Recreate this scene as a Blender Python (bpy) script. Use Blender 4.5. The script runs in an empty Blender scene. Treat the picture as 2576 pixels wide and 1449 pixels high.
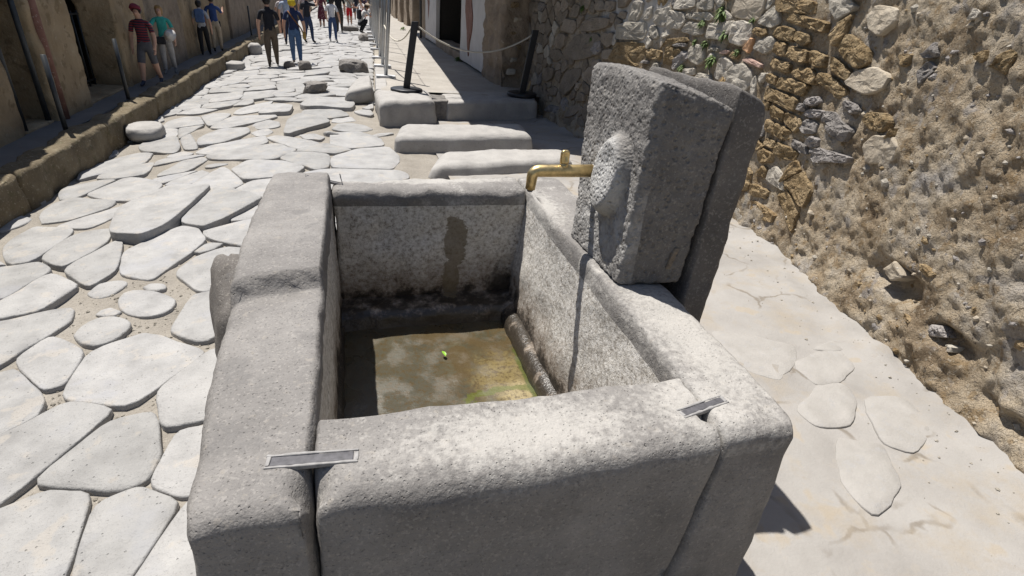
import bpy, bmesh, math, random
import numpy as np
from mathutils import Vector, Matrix

scene = bpy.context.scene
COL = scene.collection
# ------------------------------------------------------------------ camera
yaw, pitch, roll = math.radians(17.5), math.radians(28.0), math.radians(5.0)
hd = Vector((math.sin(yaw), math.cos(yaw), 0)); rt = Vector((math.cos(yaw), -math.sin(yaw), 0))
fw = hd * math.cos(pitch) + Vector((0, 0, -math.sin(pitch))); up = rt.cross(fw)
cu = rt * math.cos(roll) + up * math.sin(roll)
cup = up * math.cos(roll) - rt * math.sin(roll)
cd = bpy.data.cameras.new('camera'); cam = bpy.data.objects.new('camera', cd); COL.objects.link(cam)
m = Matrix.Identity(4)
for i in range(3):
    m[i][0], m[i][1], m[i][2] = cu[i], cup[i], -fw[i]
m[0][3], m[1][3], m[2][3] = 0.0, 0.0, 2.0
cam.matrix_world = m
cd.sensor_width = 36; cd.lens = 36 * 1350 / 2576; cd.clip_start = .05; cd.clip_end = 1000
scene.camera = cam
# ------------------------------------------------------------------ sky and sun
SUN_EL = math.radians(67); SUN_DIR = Vector((-.515 * math.cos(SUN_EL), .857 * math.cos(SUN_EL), math.sin(SUN_EL)))
w = bpy.data.worlds.new('World'); scene.world = w; w.use_nodes = True
nt = w.node_tree; bg = nt.nodes['Background']
sky = nt.nodes.new('ShaderNodeTexSky'); sky.sky_type = 'NISHITA'; sky.sun_disc = False
sky.sun_elevation = SUN_EL; sky.sun_rotation = math.atan2(-.515, .857)
nt.links.new(sky.outputs[0], bg.inputs[0]); bg.inputs[1].default_value = .068
sl = bpy.data.lights.new('sun', 'SUN'); sl.energy = 4.8; sl.angle = math.radians(.53); sl.color = (1, .962, .905)
so = bpy.data.objects.new('sun', sl); COL.objects.link(so)
so.rotation_euler = SUN_DIR.to_track_quat('Z', 'Y').to_euler(); so.location = (-5, 8, 12)
scene.view_settings.view_transform = 'Standard'; scene.view_settings.look = 'None'
scene.view_settings.exposure = .54; scene.view_settings.gamma = 1
scene.render.engine = 'CYCLES'; scene.cycles.max_bounces = 6; scene.cycles.diffuse_bounces = 4
rng = random.Random(7); nrg = np.random.default_rng(11)

# ------------------------------------------------------------------ helpers
def _h(i, j, k):
    n = (i * 374761393 + j * 668265263 + k * 2147483647 + 1013904223) & 0xFFFFFFFF
    n = ((n ^ (n >> 13)) * 1274126177) & 0xFFFFFFFF
    return ((n ^ (n >> 16)) & 0xFFFF) / 32767.5 - 1.0
def vnoise(p):
    p = np.asarray(p, float); i = np.floor(p).astype(np.int64); f = p - i; u = f * f * (3 - 2 * f)
    r = 0
    for a in (0, 1):
        for b in (0, 1):
            for c in (0, 1):
                wgt = (u[:, 0] if a else 1 - u[:, 0]) * (u[:, 1] if b else 1 - u[:, 1]) * (u[:, 2] if c else 1 - u[:, 2])
                r = r + wgt * _h(i[:, 0] + a, i[:, 1] + b, i[:, 2] + c)
    return r
def fbm(p, o=4, g=.5):
    r = 0; a = 1; p = np.asarray(p, float)
    for k in range(o):
        r = r + a * vnoise(p * (2.03 ** k) + 17.3 * k); a *= g
    return r
def worley(p, seed=0):
    """2-D cellular noise: distance to nearest and second nearest feature, and a random value per cell"""
    p = np.asarray(p, float); i = np.floor(p).astype(np.int64); F1 = np.full(len(p), 9.); F2 = np.full(len(p), 9.); R = np.zeros(len(p))
    for a in (-1, 0, 1):
        for b in (-1, 0, 1):
            c = i + np.array([a, b]); q = np.c_[c[:, 0] + .5 + .45 * _h(c[:, 0], c[:, 1], seed + c[:, 0] * 0), c[:, 1] + .5 + .45 * _h(c[:, 0], c[:, 1], seed + 7 + c[:, 0] * 0)]
            d = np.hypot(*(p - q).T); r = _h(c[:, 0], c[:, 1], seed + 19 + c[:, 0] * 0)
            F2 = np.where(d < F1, F1, np.minimum(F2, d)); R = np.where(d < F1, r, R); F1 = np.minimum(F1, d)
    return F1, F2, R
def mk(name, V, F, mat=None, parent=None, smooth=True, mats=None, fm=None):
    me = bpy.data.meshes.new(name)
    me.from_pydata([tuple(map(float, v)) for v in V], [], [tuple(int(i) for i in f) for f in F])
    for mm in (mats or [mat]):
        if mm: me.materials.append(mm)
    if fm is not None: me.polygons.foreach_set('material_index', np.asarray(fm, np.int32))
    if smooth: me.polygons.foreach_set('use_smooth', np.ones(len(me.polygons), bool))
    me.update()
    o = bpy.data.objects.new(name, me); COL.objects.link(o)
    if parent: o.parent = parent
    return o
def tag(o, label, cat, group=None):
    o['label'] = label; o['category'] = cat
    if group: o['group'] = group
    return o
def struct(o, label=None):
    o['kind'] = 'structure'
    if label: o['label'] = label
    return o
def thing(name, loc, label, cat, group=None, rz=0):
    o = bpy.data.objects.new(name, None); COL.objects.link(o); o.location = loc; o.rotation_euler = (0, 0, rz)
    o.empty_display_size = .2
    return tag(o, label, cat, group)
def adopt(o, parent):          # parent while keeping world-space mesh data where it is
    o.parent = parent; o.matrix_parent_inverse = Matrix.Translation(parent.location).inverted() if parent.rotation_euler.z == 0 else (Matrix.Translation(parent.location) @ Matrix.Rotation(parent.rotation_euler.z, 4, 'Z')).inverted()
    return o
def normals(V, F):
    V = np.asarray(V, float); N = np.zeros_like(V)
    Q = np.array([(list(f) + [f[-1]] * 4)[:4] for f in F])
    a = V[Q[:, 2]] - V[Q[:, 0]]; b = V[Q[:, 3]] - V[Q[:, 1]]
    n = np.cross(a, b)
    for k in range(4): np.add.at(N, Q[:, k], n)
    return N / np.maximum(np.linalg.norm(N, axis=1), 1e-9)[:, None]
def lin(lo, hi, rl, rh, step):
    L = []
    for k in (0, .12, .3, .55, .8): L.append(lo + rl * k)
    n = max(1, int(round((hi - lo - rl - rh) / step)))
    for k in range(n + 1): L.append(lo + rl + (hi - lo - rl - rh) * k / n)
    for k in (.8, .55, .3, .12, 0): L.append(hi - rh * k)
    out = [L[0]]
    for v in L[1:]:
        if v - out[-1] > 1e-5: out.append(v)
    return out
def rbox(sx, sy, sz, step, r):
    """surface of a rounded box [0,sx]x[0,sy]x[0,sz]; r = radius, or ((xlo,xhi),(ylo,yhi),(zlo,zhi))"""
    if not hasattr(r, '__len__'): r = ((r, r),) * 3
    S = (sx, sy, sz); ax = [lin(0, S[i], r[i][0], r[i][1], step) for i in range(3)]
    idx = {}; V = []; F = []
    def vid(k):
        i_ = idx.get(k)
        if i_ is None: i_ = idx[k] = len(V); V.append((ax[0][k[0]], ax[1][k[1]], ax[2][k[2]]))
        return i_
    for d in range(3):
        a, b = (d + 1) % 3, (d + 2) % 3
        for side in (0, 1):
            for i in range(len(ax[a]) - 1):
                for j in range(len(ax[b]) - 1):
                    q = []
                    for (ii, jj) in ((i, j), (i + 1, j), (i + 1, j + 1), (i, j + 1)):
                        p = [0, 0, 0]; p[d] = (len(ax[d]) - 1) * side; p[a] = ii; p[b] = jj; q.append(vid(tuple(p)))
                    F.append(q if side else q[::-1])
    V = np.array(V)
    lo = np.array([r[i][0] for i in range(3)]); hi = np.array([S[i] - r[i][1] for i in range(3)])
    q = np.clip(V, lo, np.maximum(hi, lo)); e = V - q
    rv = np.where(e < 0, np.maximum(np.array([r[i][0] for i in range(3)]), 1e-6), np.maximum(np.array([r[i][1] for i in range(3)]), 1e-6))
    en = e / rv; L = np.linalg.norm(en, axis=1); L = np.where(L < 1e-9, 1, L)
    V2 = q + rv * en / L[:, None]
    return V2, F
def block(c8, step=.05, r=.03, amp=((.006, 6),), post=None, seed=0, mask=None):
    """c8: 8 corners (bottom 4 ccw from min x,min y; then top 4). returns V,F in world"""
    c8 = np.array(c8, float)
    sx = (np.linalg.norm(c8[1] - c8[0]) + np.linalg.norm(c8[5] - c8[4])) / 2
    sy = (np.linalg.norm(c8[3] - c8[0]) + np.linalg.norm(c8[7] - c8[4])) / 2
    sz = np.linalg.norm(c8[4:] - c8[:4], axis=1).mean()
    V, F = rbox(sx, sy, sz, step, r)
    u = V / np.array([sx, sy, sz]); a, b, c = u[:, :1], u[:, 1:2], u[:, 2:3]
    P = ((c8[0] * (1 - a) + c8[1] * a) * (1 - b) + (c8[3] * (1 - a) + c8[2] * a) * b) * (1 - c) + ((c8[4] * (1 - a) + c8[5] * a) * (1 - b) + (c8[7] * (1 - a) + c8[6] * a) * b) * c
    if post is not None: P = post(u, P)
    N = normals(P, F); d = 0
    for A_, S_ in amp: d = d + A_ * fbm(P * S_ + seed * 13.7, 3)
    if mask is not None: d = d * mask(P)
    return P + N * np.reshape(d, (-1, 1)), F
def box8(x0, x1, y0, y1, z0, z1):
    return [(x0, y0, z0), (x1, y0, z0), (x1, y1, z0), (x0, y1, z0), (x0, y0, z1), (x1, y0, z1), (x1, y1, z1), (x0, y1, z1)]
def tube(P, r, seg=8, cap=True):
    P = [Vector(p) for p in P]; V = []; F = []; n = len(P)
    R = r if hasattr(r, '__len__') else [r] * n
    prev = None
    for i in range(n):
        t = (P[min(i + 1, n - 1)] - P[max(i - 1, 0)]).normalized()
        a = prev - t * prev.dot(t) if prev is not None else (Vector((0, 0, 1)).cross(t) if abs(t.z) < .95 else Vector((1, 0, 0)).cross(t))
        a.normalize(); prev = a; b = t.cross(a)
        for k in range(seg):
            an = 2 * math.pi * k / seg; V.append(P[i] + (a * math.cos(an) + b * math.sin(an)) * R[i])
    for i in range(n - 1):
        for k in range(seg):
            F.append((i * seg + k, i * seg + (k + 1) % seg, (i + 1) * seg + (k + 1) % seg, (i + 1) * seg + k))
    if cap:
        F.append(tuple(range(seg))[::-1]); F.append(tuple(range((n - 1) * seg, n * seg)))
    return V, F
def join(*parts):
    V = []; F = []
    for v, f in parts:
        k = len(V); V += [tuple(p) for p in v]; F += [tuple(i + k for i in q) for q in f]
    return V, F
def resample(Q, n, cuts=(.16, .22)):
    Q = np.asarray(Q, float)
    for cut in cuts:
        R = np.roll(Q, -1, 0); Q = np.stack([(1 - cut) * Q + cut * R, cut * Q + (1 - cut) * R], 1).reshape(-1, 2)
    D = np.linalg.norm(np.roll(Q, -1, 0) - Q, axis=1)
    if len(Q) > n * 1.4:
        s = np.concatenate([[0], np.cumsum(D)]); t = np.linspace(0, s[-1], n, endpoint=False); Qc = np.vstack([Q, Q[:1]])
        return np.stack([np.interp(t, s, Qc[:, 0]), np.interp(t, s, Qc[:, 1])], 1)
    step = D.sum() / n; out = []
    for k in range(len(Q)):
        m_ = max(1, int(round(D[k] / step))); a, b = Q[k], Q[(k + 1) % len(Q)]
        out += [a + (b - a) * q / m_ for q in range(m_)]
    return np.array(out)
def area(Q):
    x, y = np.asarray(Q).T; return .5 * np.sum(x * np.roll(y, -1) - np.roll(x, -1) * y)
def tile(Q, fmap, h, r, dome, sink, n=24, rough=.004, nsc=3.0, tilt=.0, seed=0, shrink=0.0, wobble=.025, cuts=(.16, .22)):
    """a stone seen from one side: outline Q in the surface's own 2-D metres, raised by h with a worn rounded rim"""
    Q = np.asarray(Q, float)
    if area(Q) < 0: Q = Q[::-1]
    Q = resample(Q, n, cuts); n = len(Q); c = Q.mean(0); D = Q - c; L = np.linalg.norm(D, axis=1)[:, None]
    Q = c + D * (1 - shrink / np.maximum(L, .05)); D = Q - c; L = np.linalg.norm(D, axis=1)[:, None]
    wob = fbm(np.c_[Q * 7, np.full(n, seed * 1.7)], 2)[:, None] * wobble * L; Q = Q + D / np.maximum(L, 1e-6) * wob; D = Q - c; L = np.linalg.norm(D, axis=1)[:, None]
    r = min(r, .45 * float(L.min()))
    ring = lambda ins: c + D * np.maximum(1 - ins / np.maximum(L, 1e-6), .2)
    rings = [(Q, np.full(n, -sink)), (Q, np.full(n, h - r)), (ring(.3 * r), np.full(n, h - .34 * r)), (ring(r), np.full(n, h)), (c + D * .66, np.full(n, h + dome * .55)), (c + D * .33, np.full(n, h + dome))]
    tv = np.array([math.cos(seed * 2.1), math.sin(seed * 2.1)]) * tilt
    V = []; F = []
    for k, (q, hh) in enumerate(rings):
        if k >= 1: hh = hh + rough * fbm(np.c_[q * nsc, np.full(n, seed * .9)], 3) * (1.6 if k >= 3 else 1) + (q - c) @ tv
        V.append(fmap(q, hh))
    V.append(fmap(c[None], np.array([h + dome * 1.05])))
    V = np.vstack(V); m_ = len(rings)
    for k in range(m_ - 1):
        for i in range(n):
            j = (i + 1) % n; F.append((k * n + i, k * n + j, (k + 1) * n + j, (k + 1) * n + i))
    for i in range(n): F.append(((m_ - 1) * n + i, (m_ - 1) * n + (i + 1) % n, m_ * n))
    return V, F
def clip(poly, p, q):          # keep the side of the bisector of p,q that holds p
    mx, my = (p[0] + q[0]) / 2, (p[1] + q[1]) / 2; dx, dy = q[0] - p[0], q[1] - p[1]; out = []
    f = lambda a: (a[0] - mx) * dx + (a[1] - my) * dy
    for i in range(len(poly)):
        a, b = poly[i], poly[(i + 1) % len(poly)]; fa, fb = f(a), f(b)
        if fa <= 0: out.append(a)
        if fa * fb < 0:
            t = fa / (fa - fb); out.append((a[0] + (b[0] - a[0]) * t, a[1] + (b[1] - a[1]) * t))
    return out
def cell(i, S, big, near=26):
    d = np.hypot(S[:, 0] - S[i, 0], S[:, 1] - S[i, 1]); o = np.argsort(d)[1:near + 1]
    p = S[i]; poly = [(p[0] - big, p[1] - big), (p[0] + big, p[1] - big), (p[0] + big, p[1] + big), (p[0] - big, p[1] + big)]
    for j in o:
        poly = clip(poly, p, S[j])
        if len(poly) < 3: return []
    return poly
def inside(Q, p):
    c = False; n = len(Q); j = n - 1
    for i in range(n):
        if (Q[i][1] > p[1]) != (Q[j][1] > p[1]) and p[0] < (Q[j][0] - Q[i][0]) * (p[1] - Q[i][1]) / (Q[j][1] - Q[i][1]) + Q[i][0]: c = not c
        j = i
    return c

# ------------------------------------------------------------------ materials
def nd(nt, t, ins=None, **props):
    n = nt.nodes.new(t)
    for k, v in props.items(): setattr(n, k, v)
    for k, v in (ins or {}).items():
        s = n.inputs[k]
        if isinstance(v, bpy.types.NodeSocket): nt.links.new(v, s)
        else: s.default_value = v
    return n
def rgba(c): return (c[0], c[1], c[2], 1)
def ramp(nt, fac, stops):
    n = nd(nt, 'ShaderNodeValToRGB', {0: fac}); e = n.color_ramp.elements
    while len(e) < len(stops): e.new(.5)
    for k, (p, c) in enumerate(stops):
        e[k].position = p; e[k].color = rgba(c) if hasattr(c, '__len__') else (c, c, c, 1)
    return n.outputs[0]
def mixc(nt, fac, a, b, mode='MIX'):
    n = nd(nt, 'ShaderNodeMix', data_type='RGBA', blend_type=mode)
    for k, v in ((0, fac), (6, a), (7, b)):
        if isinstance(v, bpy.types.NodeSocket): nt.links.new(v, n.inputs[k])
        else: n.inputs[k].default_value = v if not hasattr(v, '__len__') else rgba(v)
    return n.outputs[2]
def math_(nt, op, a, b=0.0, c=None, clamp=False):
    n = nd(nt, 'ShaderNodeMath', operation=op, use_clamp=clamp)
    for k, v in ((0, a), (1, b), (2, c)):
        if v is None: continue
        if isinstance(v, bpy.types.NodeSocket): nt.links.new(v, n.inputs[k])
        else: n.inputs[k].default_value = v
    return n.outputs[0]
def noise(nt, vec, scale, detail=4, rough=.55, dist=0.0):
    return nd(nt, 'ShaderNodeTexNoise', {'Vector': vec, 'Scale': scale, 'Detail': detail, 'Roughness': rough, 'Distortion': dist}).outputs[0]
def voro(nt, vec, scale, feature='F1', rnd=1.0):
    return nd(nt, 'ShaderNodeTexVoronoi', {'Vector': vec, 'Scale': scale, 'Randomness': rnd}, feature=feature).outputs['Distance']
def stone(name, cols, scale=3.0, rough=.85, var=.12, speck=(), bumps=((40, .5, .004),), pits=None, stains=None, spec=.3, detail=5):
    """cols: ramp stops over large noise; speck: (scale, threshold, colour, amount); bumps: (noise scale, strength, distance); pits: (scale, size, depth)"""
    m = bpy.data.materials.new(name); m.use_nodes = True; nt = m.node_tree; b = nt.nodes['Principled BSDF']
    tc = nd(nt, 'ShaderNodeTexCoord').outputs['Object']; oi = nd(nt, 'ShaderNodeObjectInfo').outputs['Random']
    vec = nd(nt, 'ShaderNodeVectorMath', {0: tc, 1: nd(nt, 'ShaderNodeCombineXYZ', {0: math_(nt, 'MULTIPLY', oi, 37.0), 1: math_(nt, 'MULTIPLY', oi, 91.0), 2: oi}).outputs[0]}, operation='ADD').outputs[0]
    c = ramp(nt, noise(nt, vec, scale, detail, .6), cols)
    for sc, th, colr, amt in speck:
        f = ramp(nt, noise(nt, vec, sc, 3, .6), [(th, 0.0), (min(th + .06, 1), amt)]); c = mixc(nt, f, c, colr)
    if var: c = mixc(nt, 1.0, c, nd(nt, 'ShaderNodeCombineColor', {k: math_(nt, 'MULTIPLY_ADD', oi, 2 * var * s, 1 - var * s) for k, s in ((0, 1), (1, 1), (2, 1.05))}).outputs[0], 'MULTIPLY')
    rsock = rough
    if stains is not None:
        c, rsock = stains(nt, tc, c, rough)
    h = None; nrm = None
    for sc, st, di in bumps:
        nn = noise(nt, vec, sc, 4, .6)
        bn = nd(nt, 'ShaderNodeBump', {'Height': nn, 'Strength': st, 'Distance': di})
        if nrm is not None: nt.links.new(nrm, bn.inputs['Normal'])
        nrm = bn.outputs[0]
    if pits:
        sc, size, dep = pits
        f = ramp(nt, voro(nt, vec, sc), [(0, 0.0), (size, 1.0)])
        bn = nd(nt, 'ShaderNodeBump', {'Height': f, 'Strength': .9, 'Distance': dep})
        if nrm is not None: nt.links.new(nrm, bn.inputs['Normal'])
        nrm = bn.outputs[0]
    if nrm is not None: nt.links.new(nrm, b.inputs['Normal'])
    nt.links.new(c, b.inputs['Base Color'])
    if isinstance(rsock, bpy.types.NodeSocket): nt.links.new(rsock, b.inputs['Roughness'])
    else: b.inputs['Roughness'].default_value = rsock
    b.inputs['Specular IOR Level'].default_value = spec
    return m
def plain(name, col, rough=.6, metal=0.0, nscale=18, amt=.18, bump=.0, spec=.4):
    m = bpy.data.materials.new(name); m.use_nodes = True; nt = m.node_tree; b = nt.nodes['Principled BSDF']
    tc = nd(nt, 'ShaderNodeTexCoord').outputs['Object']; n = noise(nt, tc, nscale, 4)
    c = ramp(nt, n, [(.25, [k * (1 - amt) for k in col]), (.75, [min(1, k * (1 + amt)) for k in col])])
    nt.links.new(c, b.inputs['Base Color']); b.inputs['Roughness'].default_value = rough; b.inputs['Metallic'].default_value = metal
    b.inputs['Specular IOR Level'].default_value = spec
    if bump:
        bn = nd(nt, 'ShaderNodeBump', {'Height': n, 'Strength': .6, 'Distance': bump}); nt.links.new(bn.outputs[0], b.inputs['Normal'])
    return m
def sep(nt, tc):
    s = nd(nt, 'ShaderNodeSeparateXYZ', {0: tc}); return s.outputs[0], s.outputs[1], s.outputs[2]
def blob(nt, tc, cx, cy, cz, rx, ry, rz, edge=.25, wob=.35, wsc=9):
    """0..1 mask of a wobbly-edged patch"""
    v = nd(nt, 'ShaderNodeVectorMath', {0: tc, 1: (cx, cy, cz)}, operation='SUBTRACT').outputs[0]
    v = nd(nt, 'ShaderNodeVectorMath', {0: v, 1: (1 / rx, 1 / ry, 1 / rz)}, operation='MULTIPLY').outputs[0]
    l = nd(nt, 'ShaderNodeVectorMath', {0: v}, operation='LENGTH').outputs['Value']
    l = math_(nt, 'ADD', l, math_(nt, 'MULTIPLY_ADD', noise(nt, tc, wsc, 5, .65), 2 * wob, -wob))
    return nd(nt, 'ShaderNodeMapRange', {'Value': l, 'From Min': 1 - edge, 'From Max': 1 + edge * .3, 'To Min': 1.0, 'To Max': 0.0}, interpolation_type='SMOOTHSTEP').outputs[0]

def lime_stains(nt, tc, c, rough):        # pale lime crust in patches on the basin's rims
    n1 = noise(nt, tc, 3.2, 6, .7, .6); n2 = noise(nt, tc, 70, 3, .7)
    n1 = math_(nt, 'ADD', n1, math_(nt, 'MULTIPLY_ADD', n2, .36, -.18))
    f = ramp(nt, n1, [(.57, 0.0), (.70, .5)])
    for args in ((.42, 1.07, .95, .40, .15, .2), (.98, 1.08, .95, .2, .2, .2), (1.16, 1.45, .95, .18, .62, .2), (.5, 3.35, .95, .7, .08, .2), (1.05, 2.9, .9, .12, .4, .3)):
        f = math_(nt, 'MAXIMUM', f, math_(nt, 'MULTIPLY', blob(nt, tc, *args, edge=.75, wob=1.15, wsc=40), .48))
    f = math_(nt, 'MULTIPLY', f, math_(nt, 'GREATER_THAN', sep(nt, tc)[2], .86)); c = mixc(nt, f, c, (.55, .525, .48))
    return basin_stains_bounce(nt, tc, c, rough)
def basin_stains_bounce(nt, tc, c, rough):
    x, y, z = sep(nt, tc)
    # water-side grime, pale crust and painted bounce light, on faces inside the basin
    inn = math_(nt, 'MULTIPLY', math_(nt, 'MULTIPLY', math_(nt, 'GREATER_THAN', x, -.21), math_(nt, 'LESS_THAN', x, 1.06)), math_(nt, 'MULTIPLY', math_(nt, 'GREATER_THAN', y, 1.2), math_(nt, 'LESS_THAN', y, 3.2)))
    lowz = math_(nt, 'LESS_THAN', z, .86)
    inn = math_(nt, 'MULTIPLY', inn, lowz)
    pale = mixc(nt, math_(nt, 'MULTIPLY', inn, .85), c, ramp(nt, noise(nt, tc, 42, 6, .8), [(.35, (.19, .16, .13)), (.46, (.52, .485, .43)), (.58, (.74, .71, .66))])); c = pale  # whitish crust, lightened further so bounce light is in the colour
    zz = math_(nt, 'ADD', z, math_(nt, 'MULTIPLY_ADD', noise(nt, tc, 11, 6, .72), -.62, .31))
    mid = nd(nt, 'ShaderNodeMapRange', {'Value': zz, 'From Min': .26, 'From Max': .52, 'To Min': .75, 'To Max': 0.0}).outputs[0]
    c = mixc(nt, math_(nt, 'MULTIPLY', mid, inn), c, (.13, .085, .05))
    dark = nd(nt, 'ShaderNodeMapRange', {'Value': zz, 'From Min': .2, 'From Max': .3, 'To Min': .92, 'To Max': 0.0}).outputs[0]
    c = mixc(nt, math_(nt, 'MULTIPLY', dark, inn), c, (.022, .018, .013))
    st = math_(nt, 'MULTIPLY', math_(nt, 'MAXIMUM', blob(nt, tc, .585, 3.14, .6, .08, .06, .2, edge=.07, wob=.6, wsc=17), blob(nt, tc, .56, 3.14, .36, .06, .06, .18, edge=.07, wob=.7, wsc=17)), .8)
    c = mixc(nt, math_(nt, 'MULTIPLY', st, inn), c, (.17, .135, .085))
    drip = blob(nt, tc, .9, 3.14, .22, .1, .06, .26, edge=.5, wob=.7, wsc=16)
    c = mixc(nt, math_(nt, 'MULTIPLY', drip, math_(nt, 'MULTIPLY', inn, .85)), c, (.03, .024, .018))
    return c, rough
def floor_stains(nt, tc, c, rough):
    a = ramp(nt, noise(nt, tc, 5, 6, .7, 1.2), [(.42, 0.0), (.56, .85)]); c = mixc(nt, a, c, (.085, .06, .028))
    g = blob(nt, tc, .15, 2.4, .12, .35, .6, .3, edge=.6, wob=.4, wsc=5); c = mixc(nt, math_(nt, 'MULTIPLY', g, .7), c, (.068, .065, .048))
    f = blob(nt, tc, .78, 2.35, .12, .24, .26, .3, edge=.6, wob=.9, wsc=14); c = mixc(nt, math_(nt, 'MULTIPLY', f, .8), c, (.19, .145, .06))
    f = blob(nt, tc, .80, 2.16, .12, .13, .16, .3, edge=.4, wob=.5, wsc=9); c = mixc(nt, math_(nt, 'MULTIPLY', f, .8), c, (.30, .24, .12))
    a = ramp(nt, noise(nt, tc, 34, 6, .8), [(.49, 0.0), (.58, .85)]); c = mixc(nt, a, c, (.075, .052, .024))
    ring = math_(nt, 'SUBTRACT', blob(nt, tc, .70, 2.18, .12, .23, .09, .3, edge=.12, wob=.7, wsc=11), blob(nt, tc, .71, 2.155, .12, .19, .07, .3, edge=.1, wob=.7, wsc=11), clamp=True)
    c = mixc(nt, math_(nt, 'MULTIPLY', ring, .75), c, (.085, .095, .012))
    edge = blob(nt, tc, .87, 2.3, .12, .03, .35, .3, edge=.4, wob=.7, wsc=16); c = mixc(nt, math_(nt, 'MULTIPLY', edge, .8), c, (.06, .075, .015))
    rr = ramp(nt, noise(nt, tc, 7, 3), [(.4, .12), (.62, .55)])
    return c, rr
def cracks(nt, tc, c, rough):
    v = nd(nt, 'ShaderNodeVectorMath', {0: tc, 1: nd(nt, 'ShaderNodeVectorMath', {0: nd(nt, 'ShaderNodeTexNoise', {'Vector': tc, 'Scale': 5.0, 'Detail': 4.0}).outputs['Color'], 1: (.22, .22, 0)}, operation='MULTIPLY').outputs[0]}, operation='ADD').outputs[0]
    e = voro(nt, v, 1.35, 'DISTANCE_TO_EDGE'); f = ramp(nt, e, [(.006, .75), (.02, 0.0)]); f = math_(nt, 'MULTIPLY', f, ramp(nt, noise(nt, tc, 1.7, 3), [(.48, 0.0), (.56, 1.0)]))
    c = mixc(nt, f, c, (.17, .145, .115))
    d = ramp(nt, noise(nt, tc, 2.3, 5, .7), [(.5, 0.0), (.68, .6)]); return mixc(nt, d, c, (.31, .265, .205)), rough
def white_mortar(nt, tc, c, rough):
    f = blob(nt, tc, 3.85, 7.75, 1.95, .8, .95, .42, edge=.3, wob=.5, wsc=7); return mixc(nt, math_(nt, 'MULTIPLY', f, .85), c, (.60, .57, .53)), rough
BASALT = [(.25, (.150, .140, .131)), (.55, (.213, .200, .187)), (.8, (.28, .264, .246))]
SPK = ((80, .57, (.34, .318, .29), .4), (120, .59, (.085, .08, .076), .45), (30, .62, (.31, .28, .24), .4), (6, .6, (.15, .142, .135), .5))
M = {}
M['rim'] = stone('basalt_rim', BASALT, 4, .8, .04, SPK, ((14, .5, .016), (48, .6, .006), (130, .7, .003)), (70, .22, .004), lime_stains)
M['slab'] = stone('basalt_slab', BASALT, 4, .8, .04, SPK, ((14, .5, .016), (48, .6, .006), (130, .7, .003)), (70, .22, .004), basin_stains_bounce)
def pillar_crust_light(nt, tc, c, rough):       # lime crust on the face above the basin, whitened further to paint in sunlight
    x, y, z = sep(nt, tc); f = math_(nt, 'LESS_THAN', x, 1.12)
    n = ramp(nt, noise(nt, tc, 12, 6, .7), [(.36, .25), (.6, .95)])
    b1 = blob(nt, tc, 1.05, 2.15, 1.2, .3, .42, .36, edge=.7, wob=.5, wsc=8)
    c = mixc(nt, math_(nt, 'MULTIPLY', math_(nt, 'MULTIPLY', f, n), math_(nt, 'MULTIPLY_ADD', b1, .85, .1)), c, (.50, .485, .46))
    b2 = blob(nt, tc, 1.03, 2.085, 1.36, .2, .135, .18, edge=.25, wob=.2, wsc=8); c = mixc(nt, math_(nt, 'MULTIPLY', math_(nt, 'MULTIPLY', f, b2), .8), c, (.50, .49, .47))
    return c, rough
M['stele'] = stone('pitted_basalt', [(.25, (.125, .116, .107)), (.55, (.175, .163, .15)), (.8, (.23, .215, .198))], 5, .85, .04, SPK, ((20, .5, .012), (50, .9, .011), (120, .7, .004)), (38, .40, .009), pillar_crust_light)
M['darkstone'] = stone('dark_basalt', [(.25, (.105, .095, .086)), (.55, (.145, .132, .12)), (.8, (.188, .172, .156))], 4, .85, .05, SPK, ((30, .6, .006), (110, .7, .004)), (60, .28, .003))
M['bed'] = stone('basin_bed', [(.3, (.045, .040, .024)), (.55, (.075, .066, .04)), (.8, (.11, .096, .06))], 6, .4, .0, (), ((30, .4, .004), (120, .4, .002)), None, floor_stains, .5)
M['mould'] = stone('wet_moulding', [(.3, (.10, .075, .045)), (.55, (.22, .17, .10)), (.8, (.34, .27, .17))], 12, .3, .0, ((60, .52, (.035, .03, .02), .8), (28, .6, (.07, .085, .02), .7)), ((60, .8, .005),), None, basin_stains_bounce, .6)
M['pave'] = stone('worn_paving', [(.28, (.235, .229, .221)), (.5, (.305, .298, .288)), (.75, (.365, .356, .342))], 5, .66, .11, ((7, .58, (.38, .345, .30), .5), (110, .6, (.17, .165, .16), .55), (2.2, .6, (.30, .30, .31), .5)), ((5, .6, .025), (22, .7, .012), (110, .7, .003)), (26, .12, .008), None, .3)
M['pale_pave'] = stone('dusty_paving', [(.25, (.265, .25, .23)), (.6, (.32, .304, .283)), (.8, (.375, .355, .33))], 5, .8, .06, ((16, .58, (.30, .29, .28), .7),), ((18, .6, .01), (90, .6, .003)))
def soil_st(nt, tc, c, rough):
    n = noise(nt, tc, 55, 4, .7); c = mixc(nt, ramp(nt, n, [(.56, 0.0), (.66, .7)]), c, (.15, .13, .11))
    n = noise(nt, tc, 90, 3, .7); c = mixc(nt, ramp(nt, n, [(.6, 0.0), (.68, .7)]), c, (.42, .38, .32))
    wet = blob(nt, tc, -.62, 1.15, -.05, .2, .5, .5, edge=.5, wob=.4, wsc=5); c = mixc(nt, math_(nt, 'MULTIPLY', wet, .7), c, (.09, .07, .05))
    return c, rough
M['soil'] = stone('sandy_soil', [(.25, (.215, .195, .166)), (.5, (.275, .25, .215)), (.8, (.325, .30, .262))], 2.2, .95, 0, (), ((8, .6, .03), (45, .8, .012), (140, .7, .004)), None, soil_st, .1)
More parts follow.
